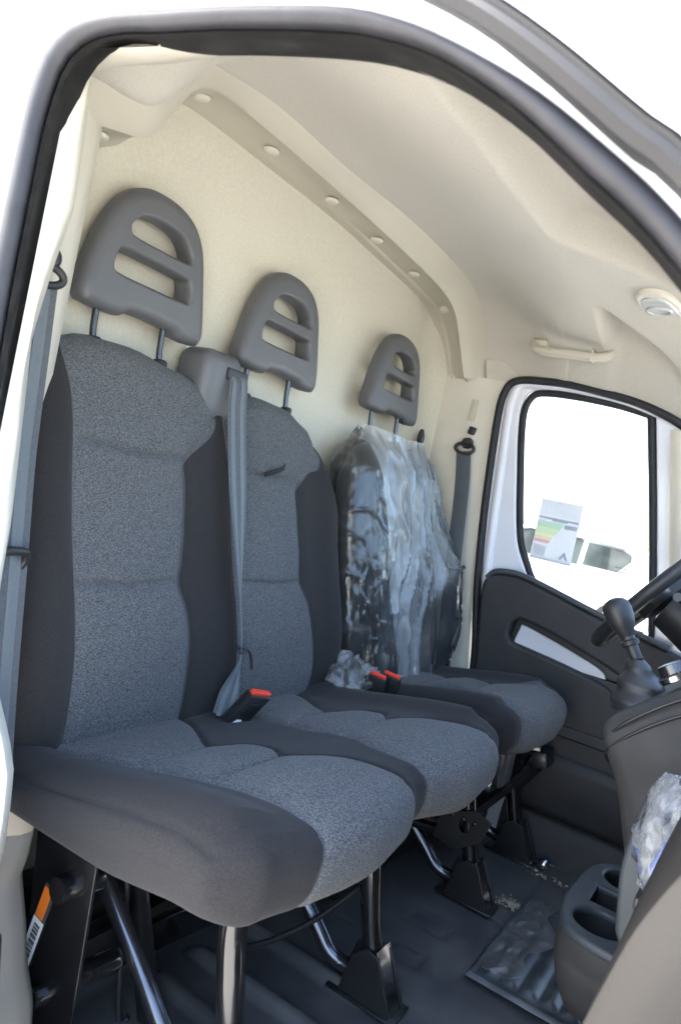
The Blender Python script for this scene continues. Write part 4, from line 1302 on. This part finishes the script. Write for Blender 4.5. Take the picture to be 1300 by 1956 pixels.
# grab handle above the driver door
gh = thing('grab_handle', 'beige folding grab handle on the headliner above the far window', 'handle', (0.52, 1.69, 1.5))
def ghp(x, z, d=0.0):
    return (x, 1.668-d, z)
tube('grip', spline([ghp(0.408, 1.512, 0.002), ghp(0.410, 1.492, 0.020), ghp(0.435, 1.480, 0.032), ghp(0.52, 1.476, 0.036), ghp(0.60, 1.474, 0.032), ghp(0.628, 1.484, 0.020), ghp(0.632, 1.505, 0.002)], 6), 0.0135, 'beige_dark', gh, 14)
for x in (0.415, 0.618):
    box('mount', (x, 1.674, 1.503), (0.052, 0.05, 0.036), 'beige_dark', gh, bev=0.012, seg=4)
box('end_collar', (0.588, 1.640, 1.478), (0.004, 0.034, 0.034), 'beige_plastic', gh, bev=0.001)

# ================================================================= cab floor
def floor_h(x, y):
    h = 0.004*fbm((x*3, y*3, 0.5), 2)
    # moulded channels under the bench and raised ribs toward the front
    for (xc, y0_, y1_) in ((0.30, 0.30, 1.60),):
        if y0_-0.05 < y < y1_+0.05:
            h += 0.010*math.exp(-((x-xc)/0.012)**4)*sstep(y0_-0.02, y0_+0.02, y)*(1-sstep(y1_-0.02, y1_+0.02, y))
    for (yc, hgt) in ((0.785, 0.020), (0.645, 0.020), (0.535, 0.016)):
        h += hgt*math.exp(-((y-yc)/0.016)**4)*sstep(0.34, 0.38, x)*(1-sstep(0.66, 0.70, x))
    for (xa, ya, xb, yb) in ((0.62, 0.95, 0.70, 1.02), (0.60, 1.10, 0.70, 1.16), (0.47, 0.98, 0.56, 1.10)):
        if xa < x < xb and ya < y < yb:
            e = min(x-xa, xb-x, y-ya, yb-y)
            h -= 0.004*math.exp(-((e-0.006)/0.004)**2)
    # seam ditch between the floor sheets
    h -= 0.006*math.exp(-((y-1.30)/0.004)**2)*sstep(0.70, 0.74, x)
    h -= 0.006*math.exp(-((x-0.775)/0.004)**2)*sstep(0.98, 1.02, y)
    # sheet in front rises in a soft step
    h += 0.012*sstep(0.70, 0.80, x)*(1-sstep(0.55, 0.75, y))
    return h
rows = [[(x, y, floor_h(x, y)) for y in [0.02+1.72*k/230 for k in range(231)]] for x in [0.06+1.30*k/170 for k in range(171)]]
fl = link('floor', from_vf(*grid(rows)), 'floor_rubber', None, smooth=60)
tag(fl, 'dark rubber covered cab floor with moulded ribs', None, kind='structure')
# ribbed footwell mat
rows = []
XA, XB, YA, YB = 0.788, 1.25, 1.006, 1.42
for i in range(161):
    x = XA+(XB-XA)*i/160
    row = []
    for j in range(101):
        y = YA+(YB-YA)*j/100
        e = min(x-XA, XB-x, y-YA, YB-y)
        rib = 0.5+0.5*math.cos((x-XA)*2*math.pi/0.042)
        z = 0.016+0.008*sstep(0, 0.006, e)-0.004*sstep(0.010, 0.016, e)+0.011*rib**0.7*sstep(0.030, 0.045, e)+0.001*fbm((x*20, y*20, 1), 2)
        row.append((x, y, z))
    rows.append(row)
tag(link('floor_mat', from_vf(*grid(rows)), 'mat_rubber', None, smooth=70), 'dusty ribbed black footwell mat in front of the bench', 'floor mat')
# torn protective film stuck on the mat
film = []
for i in range(81):
    u_ = i/80
    row = []
    y = 1.028+0.385*u_
    xa = 0.806+0.014*fbm((y*14, 1, 1), 4)
    xb = 0.868+0.030*fbm((y*10, 4, 2), 4)+0.03*math.sin(u_*3.1)
    for j in range(25):
        v_ = j/24
        x = xa+(xb-xa)*v_
        row.append((x, y+0.012*fbm((v_*5, u_*3, 8), 3), 0.033+0.004*fbm((x*26, y*20, 2), 3)+0.004*v_))
    film.append(row)
tag(link('torn_film', from_vf(*grid(film)), 'floor_film', None, smooth=70), 'torn strip of dusty clear film stuck across the ribbed mat', 'plastic film')
# door sill trim roll by the far door and clutter along it
rows = []
for k in range(2):
    x = 0.60+0.75*k
    rows.append([(x, 1.705, 0.01), (x, 1.71, 0.035), (x, 1.716, 0.085), (x, 1.724, 0.115), (x, 1.736, 0.130), (x, 1.75, 0.132), (x, 1.78, 0.12)])
link('sill_roll', from_vf(*grid(rows)), 'door_trim', van, smooth=60)
# crumbs of yellow foam and plaster dust on the floor
def crumb(name, x, y, z, s, m, label, cat, n=1, group=None):
    vs = []
    bm = bmesh.new()
    bmesh.ops.create_icosphere(bm, subdivisions=2, radius=1)
    for v in bm.verts:
        k = 1+0.45*fbm(v.co*1.7+Vector((x*9, y*9, z)), 3)
        v.co = Vector((x+v.co.x*s[0]*k, y+v.co.y*s[1]*k, max(0.001, z+v.co.z*s[2]*k)))
    me_ = bpy.data.meshes.new('m')
    bm.to_mesh(me_)
    bm.free()
    return tag(link(name, me_, m, None, 60), label, cat, group)
crumb('foam_scrap', 0.335, 0.535, 0.03, (0.012, 0.016, 0.014), 'foam_yellow', 'yellow foam scrap beside the bracket under the bench', 'scrap')
crumb('foam_scrap', 0.30, 0.86, 0.03, (0.014, 0.020, 0.012), 'foam_yellow', 'yellow foam scrap behind the middle bench leg', 'scrap')
dv = []
for k in range(160):
    a, rr = random.uniform(0, 6.28), abs(random.gauss(0, 0.016))
    s = random.uniform(0.0012, 0.0038)
    dv.append(box_vf((0.765+rr*math.cos(a)*1.1, 1.385+rr*math.sin(a), 0.008+s*0.4), (s*1.6, s, s), Matrix.Rotation(random.uniform(0, 3), 3, 'Z')))
tag(link('plaster_crumbs', from_vf(*join(dv)), 'dust', None, 0), 'pale plaster crumbs beside the driver seat front foot', 'crumbs', kind='stuff')
dv = []
for k in range(60):
    x = 0.72+random.random()*0.3
    s = random.uniform(0.0015, 0.004)
    dv.append(box_vf((x, 1.62+random.gauss(0, 0.012), 0.006+s*0.4), (s*2.2, s, s), Matrix.Rotation(random.uniform(0, 3), 3, 'Z')))
tag(link('sill_grit', from_vf(*join(dv)), 'dust', None, 0), 'light grit scattered along the far sill', 'grit', kind='stuff')
crumb('foil_scrap', 0.765, 1.655, 0.02, (0.022, 0.010, 0.016), 'steel', 'shiny crumpled foil scrap by the far seat foot', 'scrap')

# ================================================================= dashboard
dash = thing('dashboard', 'dark grey dashboard with centre stack, open cubby and cup holder', 'dashboard', (1.2, 0.9, 0.0))
# passenger side lower bulge (lighter, nearest the camera)
rows = []
GP = [(1.36, 0.06), (1.24, 0.12), (1.16, 0.22), (1.126, 0.30), (1.112, 0.38), (1.104, 0.44), (1.105, 0.50), (1.111, 0.555), (1.119, 0.60), (1.129, 0.65), (1.146, 0.715), (1.175, 0.77), (1.24, 0.80), (1.5, 0.83)]
gp = spline([(x, z, 0) for x, z in GP], 5)
for k in range(50):
    y = -0.02+0.55*k/49
    e = (0.53-y)/0.10
    end = 0.10*(1-math.sqrt(max(0, 1-(1-min(1, e))**2)))
    e0 = min(1, (y+0.02)/0.07)
    end += 0.06*(1-math.sqrt(max(0, 1-(1-e0)**2)))
    rows.append([(x+end, y, z) for x, z, _ in gp])
rows = [[(1.6, -0.02, z) for x, z, _ in gp]]+rows+[[(1.6, 0.53, z) for x, z, _ in gp]]
link('glove_box', from_vf(*grid(rows)), 'dash_light', dash, smooth=70)
# centre stack: bulging body between the two footwells
rows = []
CP = [(1.25, 0.18), (1.14, 0.19), (1.085, 0.27), (1.055, 0.36), (1.030, 0.44), (0.998, 0.53), (0.968, 0.585), (0.955, 0.615), (0.957, 0.635), (0.975, 0.656), (1.02, 0.695), (1.075, 0.742), (1.13, 0.79), (1.20, 0.83), (1.5, 0.86)]
cp = spline([(x, z, 0) for x, z in CP], 5)
CY0, CY1 = 0.885, 1.235
for k in range(36):
    t = k/35
    y = CY0+(CY1-CY0)*t
    e = min(t, 1-t)*(CY1-CY0)
    inset = 0.05*(1-math.sqrt(max(0, 1-(1-min(1, e/0.05))**2)))
    rows.append([(x+inset*0.9, y, z-inset*0.35*sstep(0.5, 0.65, z)) for x, z, _ in cp])
near_side = []
rows = [[(1.5, CY0+0.0, z) for x, z, _ in cp]]+rows+[[(1.5, CY1, z) for x, z, _ in cp]]
cs = link('centre_stack', from_vf(*grid(rows)), 'dash_plastic', dash, smooth=60)
# raised arch lines along the top edge of the stack flank
for dz, rr in ((-0.012, 0.0035), (-0.042, 0.003)):
    pts = [(0.962+0.012, CY0+0.055, 0.605+dz), (0.972, CY0+0.020, 0.630+dz), (0.995, CY0+0.004, 0.664+dz), (1.04, CY0-0.002, 0.708+dz), (1.09, CY0-0.002, 0.745+dz), (1.15, CY0-0.002, 0.772+dz), (1.22, CY0-0.002, 0.786+dz)]
    tube('arch_line', spline(pts, 6), rr, 'black_plastic', cs, 8)
# flank panel split line
tube('split_line', spline([(1.050, CY0-0.0005, 0.460), (1.060, CY0-0.0015, 0.447), (1.075, CY0-0.0015, 0.425), (1.10, CY0-0.0015, 0.40)], 6), 0.0022, 'black_plastic', cs, 6)
# bright trim at the tip of the stack top
box('tip_trim', (0.968, 0.985, 0.640), (0.020, 0.10, 0.008), 'steel', cs, bev=0.003, rot=Matrix.Rotation(R(-38), 3, 'Y'))
box('warning_light', (1.002, 1.00, 0.676), (0.010, 0.022, 0.006), 'buckle_red', cs, bev=0.002, rot=Matrix.Rotation(R(-40), 3, 'Y'))
# heater knobs seen edge on at the top of the stack
for y, x, z in ((0.965, 1.055, 0.742), (0.985, 1.125, 0.800)):
    kn = link('knob', from_vf(*revolve_vf((x, y, z), (-0.62, 0, 0.78), [(0, 0.031), (0.012, 0.031), (0.014, 0.028), (0.030, 0.026), (0.032, 0.022), (0.033, 0.002)], 28)), 'dark_steel', dash)
    link('knob_ring', from_vf(*revolve_vf((x, y, z), (-0.62, 0, 0.78), [(0.002, 0.033), (0.010, 0.0335), (0.012, 0.030)], 28, cap=False)), 'steel', kn)
# cubby wall between stack and glove box
plate('cubby_wall', spline([(1.069, 0.38), (1.058, 0.46), (1.058, 0.506), (1.062, 0.55), (1.068, 0.59), (1.078, 0.61)], 5)+[(1.20, 0.63), (1.4, 0.64), (1.4, 0.34), (1.09, 0.34)], 'cup_plastic', dash, origin=(0, 0.725, 0), au=(1, 0, 0), av=(0, 0, 1), th=0.02, bev=0.007)
box('cubby_floor', (1.22, 0.80, 0.46), (0.26, 0.30, 0.02), 'black_plastic', dash, bev=0.004)
# dash top and cross member ahead, behind the wheel
rows = []
DP = [(1.10, 0.66), (1.085, 0.74), (1.10, 0.80), (1.16, 0.86), (1.3, 0.92), (1.6, 0.95), (1.9, 0.92)]
dp = spline([(x, z, 0) for x, z in DP], 4)
for k in range(12):
    y = 1.2+0.54*k/11
    rows.append([(x, y, z) for x, z, _ in dp])
link('dash_top', from_vf(*grid(rows)), 'black_plastic', dash, smooth=60)
rows = []
for k in range(12):
    y = 0.02+1.0*k/11
    rows.append([(1.36, y, 0.80), (1.25, y, 0.83), (1.225, y, 0.87), (1.24, y, 0.915), (1.32, y, 0.945), (1.6, y, 0.955), (1.9, y, 0.92)])
link('dash_top', from_vf(*grid(rows)), 'black_plastic', dash, smooth=60)
rows = []
for k in range(12):
    y = 0.10+1.64*k/11
    rows.append([(1.40, y, 0.0), (1.36, y, 0.2), (1.34, y, 0.5), (1.36, y, 0.75), (1.5, y, 0.87), (1.9, y, 0.9)])
link('firewall_panel', from_vf(*grid(rows)), 'black_plastic', dash, smooth=60)
# steering column shroud
rows = []
for k in range(12):
    t = k/11
    c = Vector((0.965+0.28*t, 1.40, 0.845-0.16*t))
    row = []
    for q in range(20):
        a = 2*math.pi*q/20
        row.append(c+Vector((0.45*math.sin(a)*0.07, 0.075*math.cos(a), 0.06*math.sin(a)))*(0.9+0.3*t))
    rows.append(row)
link('column_shroud', from_vf(*grid(rows, closed_u=True, cap=True)), 'black_plastic', dash, smooth=60)
tube('stalk', spline([(1.01, 1.36, 0.85), (1.00, 1.29, 0.865), (0.995, 1.22, 0.875)], 4), [0.008]*8+[0.010], 'cup_plastic', dash, 10)

# cup holder at the foot of the stack
cup = thing('cup_holder', 'dark cup holder tray with two round wells at the console foot', 'cup holder', (1.03, 1.02, 0.2))
CO = spline([(0.96, 0.90), (0.985, 0.855), (1.05, 0.835), (1.16, 0.835), (1.25, 0.84), (1.25, 1.22), (1.12, 1.23), (1.02, 1.225), (0.965, 1.17), (0.95, 1.08), (0.948, 0.98)], 6, True)
def circ(cx, cy, rr, n=28):
    return [(cx+rr*math.cos(2*math.pi*k/n), cy+rr*math.sin(2*math.pi*k/n)) for k in range(n)]
# one combined opening: two wells joined by a square slot
H1, H2 = [], []
w1 = circ(1.025, 0.925, 0.047)
w2 = circ(1.035, 1.145, 0.047)
sq = [(0.990, 0.995), (0.990, 1.075), (1.10, 1.075), (1.10, 0.995)]
plate('tray_rim', CO, 'cup_plastic', cup, holes=[w1, w2, sq], origin=(0, 0, 0.275), au=(1, 0, 0), av=(0, 1, 0), th=0.018, bev=0.006)
rows = []
for z, k in ((0.270, 0.995), (0.235, 1.0), (0.228, 0.985), (0.222, 0.99), (0.20, 0.975), (0.165, 0.92), (0.13, 0.82), (0.11, 0.65)):
    rows.append([(1.12+(x-1.12)*k, 1.03+(y-1.03)*k, z) for x, y in CO])
link('tray_body', from_vf(*grid(rows, closed_u=True)), 'dash_plastic', cup, smooth=50)
for c in (w1, w2, sq):
    cx_ = sum(p[0] for p in c)/len(c)
    cy_ = sum(p[1] for p in c)/len(c)
    rw = [[(x, y, 0.272) for x, y in c], [(cx_+(x-cx_)*0.9, cy_+(y-cy_)*0.9, 0.19) for x, y in c], [(cx_+(x-cx_)*0.05, cy_+(y-cy_)*0.05, 0.188) for x, y in c]]
    link('well', from_vf(*grid(rw, closed_u=True)), 'black_plastic', cup, smooth=40)

# plastic wrapped packet pushed into the cubby
pk = []
for j in range(41):
    v = j/40
    row = []
    for i in range(64):
        a = 2*math.pi*i/64
        th = math.pi*v
        d = Vector((math.sin(th)*math.cos(a), math.sin(th)*math.sin(a), math.cos(th)))
        rr = 1+0.22*fbm(d*2.0+Vector((7, 2, 1)), 4)+0.07*abs(math.sin(a*5+4*v))
        row.append((1.120+0.045*rr*d.x, 0.615+0.062*rr*d.y, 0.585+0.075*rr*d.z))
    pk.append(row)
pko = thing('wrapped_packet', 'clear plastic packet with blue print tucked in the dash cubby', 'packet', (1.11, 0.62, 0.50))
link('wrapper', from_vf(*grid(pk, closed_u=True)), 'plastic_bunch', pko, smooth=60)
box('insert_card', (1.134, 0.615, 0.57), (0.012, 0.06, 0.07), 'pale_grey', pko, bev=0.004, rot=Matrix.Rotation(R(12), 3, 'Y'))
box('blue_print', (1.112, 0.60, 0.555), (0.008, 0.04, 0.04), 'blue_print', pko, bev=0.003, rot=Matrix.Rotation(R(12), 3, 'Y'))

# gear lever
gl_ = thing('gear_lever', 'black gear lever with rounded knob and folded leather boot', 'gear lever', (0.98, 1.06, 0.66))
kd = Vector((-0.66, 0.0, 1)).normalized()
ko = Vector((0.940, 1.05, 0.786))
link('knob', from_vf(*revolve_vf(ko, kd, [(-0.004, 0.0130), (0.004, 0.0158), (0.018, 0.0225), (0.034, 0.0268), (0.052, 0.0280), (0.063, 0.0265), (0.071, 0.020), (0.076, 0.009), (0.077, 0.001)], 28)), 'black_plastic', gl_, smooth=60)
link('collar', from_vf(*revolve_vf(ko, kd, [(-0.052, 0.012), (-0.05, 0.016), (-0.047, 0.012), (-0.022, 0.012), (-0.020, 0.017), (-0.012, 0.018), (-0.009, 0.013), (0.004, 0.0135)], 24)), 'black_plastic', gl_, smooth=40)
rows = []
for j in range(33):
    t = j/32
    c = (ko-kd*0.048).lerp(Vector((1.00, 1.05, 0.655)), t)
    rr = 0.015+0.052*t**0.8
    row = []
    for q in range(32):
        a = 2*math.pi*q/32
        sq_ = 1/(abs(math.cos(a))**4+abs(math.sin(a))**4)**0.25
        k = rr*(1+(sq_-1)*sstep(0.1, 0.6, t))*(1+0.10*math.sin(t*17+0.8*math.sin(a*2))*(1-0.6*t)*sstep(0.03, 0.2, t))*(1+0.05*math.sin(a*4+2)*sstep(0.3, 0.8, t))
        row.append(c+Vector((k*math.cos(a)*0.9, k*math.sin(a), -0.25*k*math.cos(a)*-1*0.6)))
    rows.append(row)
link('boot', from_vf(*grid(rows, closed_u=True, cap=True)), 'black_plastic', gl_, smooth=40)

# steering wheel
sw = thing('steering_wheel', 'black steering wheel seen edge on beyond the gear lever', 'steering wheel', (0.94, 1.40, 0.875))
wc = Vector((0.940, 1.40, 0.872))
wu = Vector((0.588, 0, 0.809))
tube('rim', [wc+wu*(0.19*math.cos(q))+Vector((0, 0.19*math.sin(q), 0)) for q in [2*math.pi*k/64 for k in range(64)]], 0.0165, 'black_plastic', sw, 14, closed=True)
wn = Vector((-0.809, 0, 0.588))
hubo = link('hub', from_vf(*revolve_vf(wc-wn*0.035, wn, [(0, 0.05), (0.01, 0.075), (0.035, 0.078), (0.048, 0.065), (0.052, 0.02), (0.053, 0.001)], 32)), 'black_plastic', sw, smooth=50)
for q in (R(90), R(-90), R(180)):
    dvec = wu*math.cos(q)+Vector((0, math.sin(q), 0))
    tube('spoke', [wc+dvec*0.06-wn*0.01, wc+dvec*0.12-wn*0.006, wc+dvec*0.182], 0.018, 'black_plastic', sw, 12, up=wn, rb=0.028)

# ================================================================= stickers on the driver window
es = thing('energy_label', 'printed colour band energy label stuck inside the driver window', 'sticker', (0.56, 1.775, 0.95))
SX0, SX1, SZ0, SZ1, SY = 0.495, 0.624, 0.862, 1.053, 1.7795
def flat(root, name, x0, x1, z0, z1, m, dy=0.0, th=0.0003):
    return box(name, ((x0+x1)/2, SY-dy, (z0+z1)/2), (x1-x0, th, z1-z0), m, root, bev=0, smooth=0)
flat(es, 'paper', SX0, SX1, SZ0, SZ1, 'paper', 0, 0.0006)
tl = []
for k in range(7):
    z = 1.046-0.0065*k
    x = SX0+0.004
    while x < SX1-0.006:
        wv = random.uniform(0.004, 0.012)
        if random.random() < 0.85: tl.append(box_vf(((x+min(x+wv, SX1-0.004))/2, SY-0.001, z), (wv, 0.0002, 0.0022)))
        x += wv+0.002
link('text_lines', from_vf(*join(tl)), 'pale_grey', es, smooth=0)
flat(es, 'band', SX0+0.002, SX1-0.002, 0.9925, 0.9985, 'slate', 0.001)
flat(es, 'band', SX0+0.045, SX1-0.035, 0.9885, 0.9925, 'slate', 0.001)
cols = ['green', 'green', 'lime', 'lime', 'yellow', 'orange', 'pink_red']
for k, cname in enumerate(cols):
    z1_ = 0.985-0.0098*k
    flat(es, 'colour_bar', SX0+0.002, SX1-0.045-0.0055*k, z1_-0.0092, z1_, cname, 0.001)
flat(es, 'band', SX1-0.042, SX1-0.004, 0.971, 0.984, 'slate', 0.001)
flat(es, 'note_block', SX0+0.006, SX0+0.044, 0.876, 0.908, 'pale_grey', 0.001)
flat(es, 'foot_band', SX0+0.001, SX1-0.001, SZ0+0.001, SZ0+0.010, 'pale_grey', 0.001)
plate('emblem', [(-0.015, -0.010), (0, 0.016), (0.015, -0.010), (0.006, -0.010), (0, 0.002), (-0.006, -0.010)], 'slate', es, origin=(0.598, SY-0.001, 0.886), au=(1, 0, 0), av=(0, 0, 1), th=0.0006)
flat(es, 'divider', 0.568, 0.569, 0.90, 0.965, 'pale_grey', 0.001)
bs = thing('paper_note', 'pale paper slip with faint barcode low on the driver window', 'sticker', (0.78, 1.775, 0.84))
tl = []
for z, x0_, x1_ in ((0.893, 0.752, 0.800), (0.881, 0.742, 0.815), (0.868, 0.742, 0.815), (0.812, 0.745, 0.815)):
    x = x0_
    while x < x1_:
        wv = random.uniform(0.003, 0.008)
        tl.append(box_vf((x+wv/2, SY-0.001, z), (wv, 0.0002, 0.0024)))
        x += wv+0.0022
link('text_lines', from_vf(*join(tl)), 'label_ink', bs, smooth=0)
tl = []
x = 0.738
while x < 0.815:
    wv = random.choice((0.0008, 0.0015, 0.0025))
    tl.append(box_vf((x, SY-0.001, 0.832), (wv, 0.0002, 0.016)))
    x += wv+random.choice((0.0012, 0.002))
link('barcode', from_vf(*join(tl)), 'pale_grey', bs, smooth=0)

# ================================================================= vehicles outside
def suv(name, label, loc, flip=1):
    root = thing(name, label, 'car', loc, 'white cars parked across the lot')
    L = V3(loc)
    def T(x, y, z): return Vector((L.x+flip*x, L.y+y, L.z+z))
    prof_ = [(-2.25, 0.45), (-2.28, 0.75), (-2.2, 0.98), (-1.5, 1.08), (-1.0, 1.13), (-0.45, 1.62), (-0.2, 1.70), (0.6, 1.74), (1.4, 1.70), (1.9, 1.60), (2.15, 1.15), (2.25, 0.95), (2.27, 0.5), (2.2, 0.35), (-2.2, 0.35)]
    rows_ = []
    for k in range(9):
        t = -1+2*k/8
        row_ = []
        for x, z in prof_:
            hw = 0.90 if z < 1.12 else 0.90-0.22*(z-1.12)/0.6
            e = 1-0.03*abs(t)**6
            row_.append(T(x*e, hw*t, 0.35+(z-0.35)*e))
        rows_.append(row_)
    b_ = link('body', from_vf(*grid(rows_, closed_u=True, cap=True)), 'white_paint', root, smooth=40)
    def win(nm, pts):
        # panes follow the sloping side of the glasshouse, slightly proud
        verts = []
        for off in (0.004, -0.01):
            for x, z in pts:
                hw = 0.90-0.22*(z-1.12)/0.6
                verts.append(T(x, -hw-off, z))
        n_ = len(pts)
        fs_ = [tuple(range(n_)), tuple(range(2*n_-1, n_-1, -1))]+[(i, (i+1) % n_, n_+(i+1) % n_, n_+i) for i in range(n_)]
        fr_ = link(nm, from_vf(verts, fs_), 'car_glass', root, smooth=0)
        return fr_
    win('window', [(-0.62, 1.16), (-0.38, 1.52), (-0.12, 1.60), (0.05, 1.60), (0.05, 1.16)])
    win('window', [(0.12, 1.16), (0.12, 1.60), (0.62, 1.62), (0.86, 1.60), (0.86, 1.16)])
    win('window', [(0.94, 1.18), (0.94, 1.59), (1.52, 1.57), (1.68, 1.50), (1.70, 1.40), (1.52, 1.18)])
    tube('window_trim', [T(x, -0.905+0.22*(z-1.12)/0.6, z) for x, z in ((-0.64, 1.15), (-0.38, 1.535), (-0.1, 1.615), (0.86, 1.625), (1.55, 1.59), (1.72, 1.50), (1.73, 1.38), (1.54, 1.155))], 0.016, 'label_ink', root, 8)
    for x in (-1.45, 1.62):
        for s in (-1, 1):
            wq = link('wheel', from_vf(*revolve_vf(T(x, s*0.86, 0.34), (0, s, 0), [(-0.18, 0.2), (-0.17, 0.33), (-0.02, 0.345), (0.04, 0.33), (0.045, 0.22), (0.03, 0.20), (0.02, 0.03), (0.02, 0.001)], 24)), 'tyre', root)
            link('rim', from_vf(*revolve_vf(T(x, s*0.86, 0.34), (0, s, 0), [(0.030, 0.215), (0.048, 0.20), (0.035, 0.06), (0.04, 0.001)], 20)), 'rim_grey', wq)
    tube('door_line', [T(0.085, -0.905, 0.50), T(0.085, -0.905, 1.1)], 0.006, 'slate', root, 6)
    box('door_handle', T(-0.05, -0.915, 1.02), (0.16, 0.03, 0.03), 'white_paint', root, bev=0.008)
    return root
suv('parked_car', 'white car with dark side windows seen through the driver window', (-2.7, 13.2, GZ))
suv('parked_car', 'white car farther right behind the window edge', (2.6, 16.5, GZ), -1)
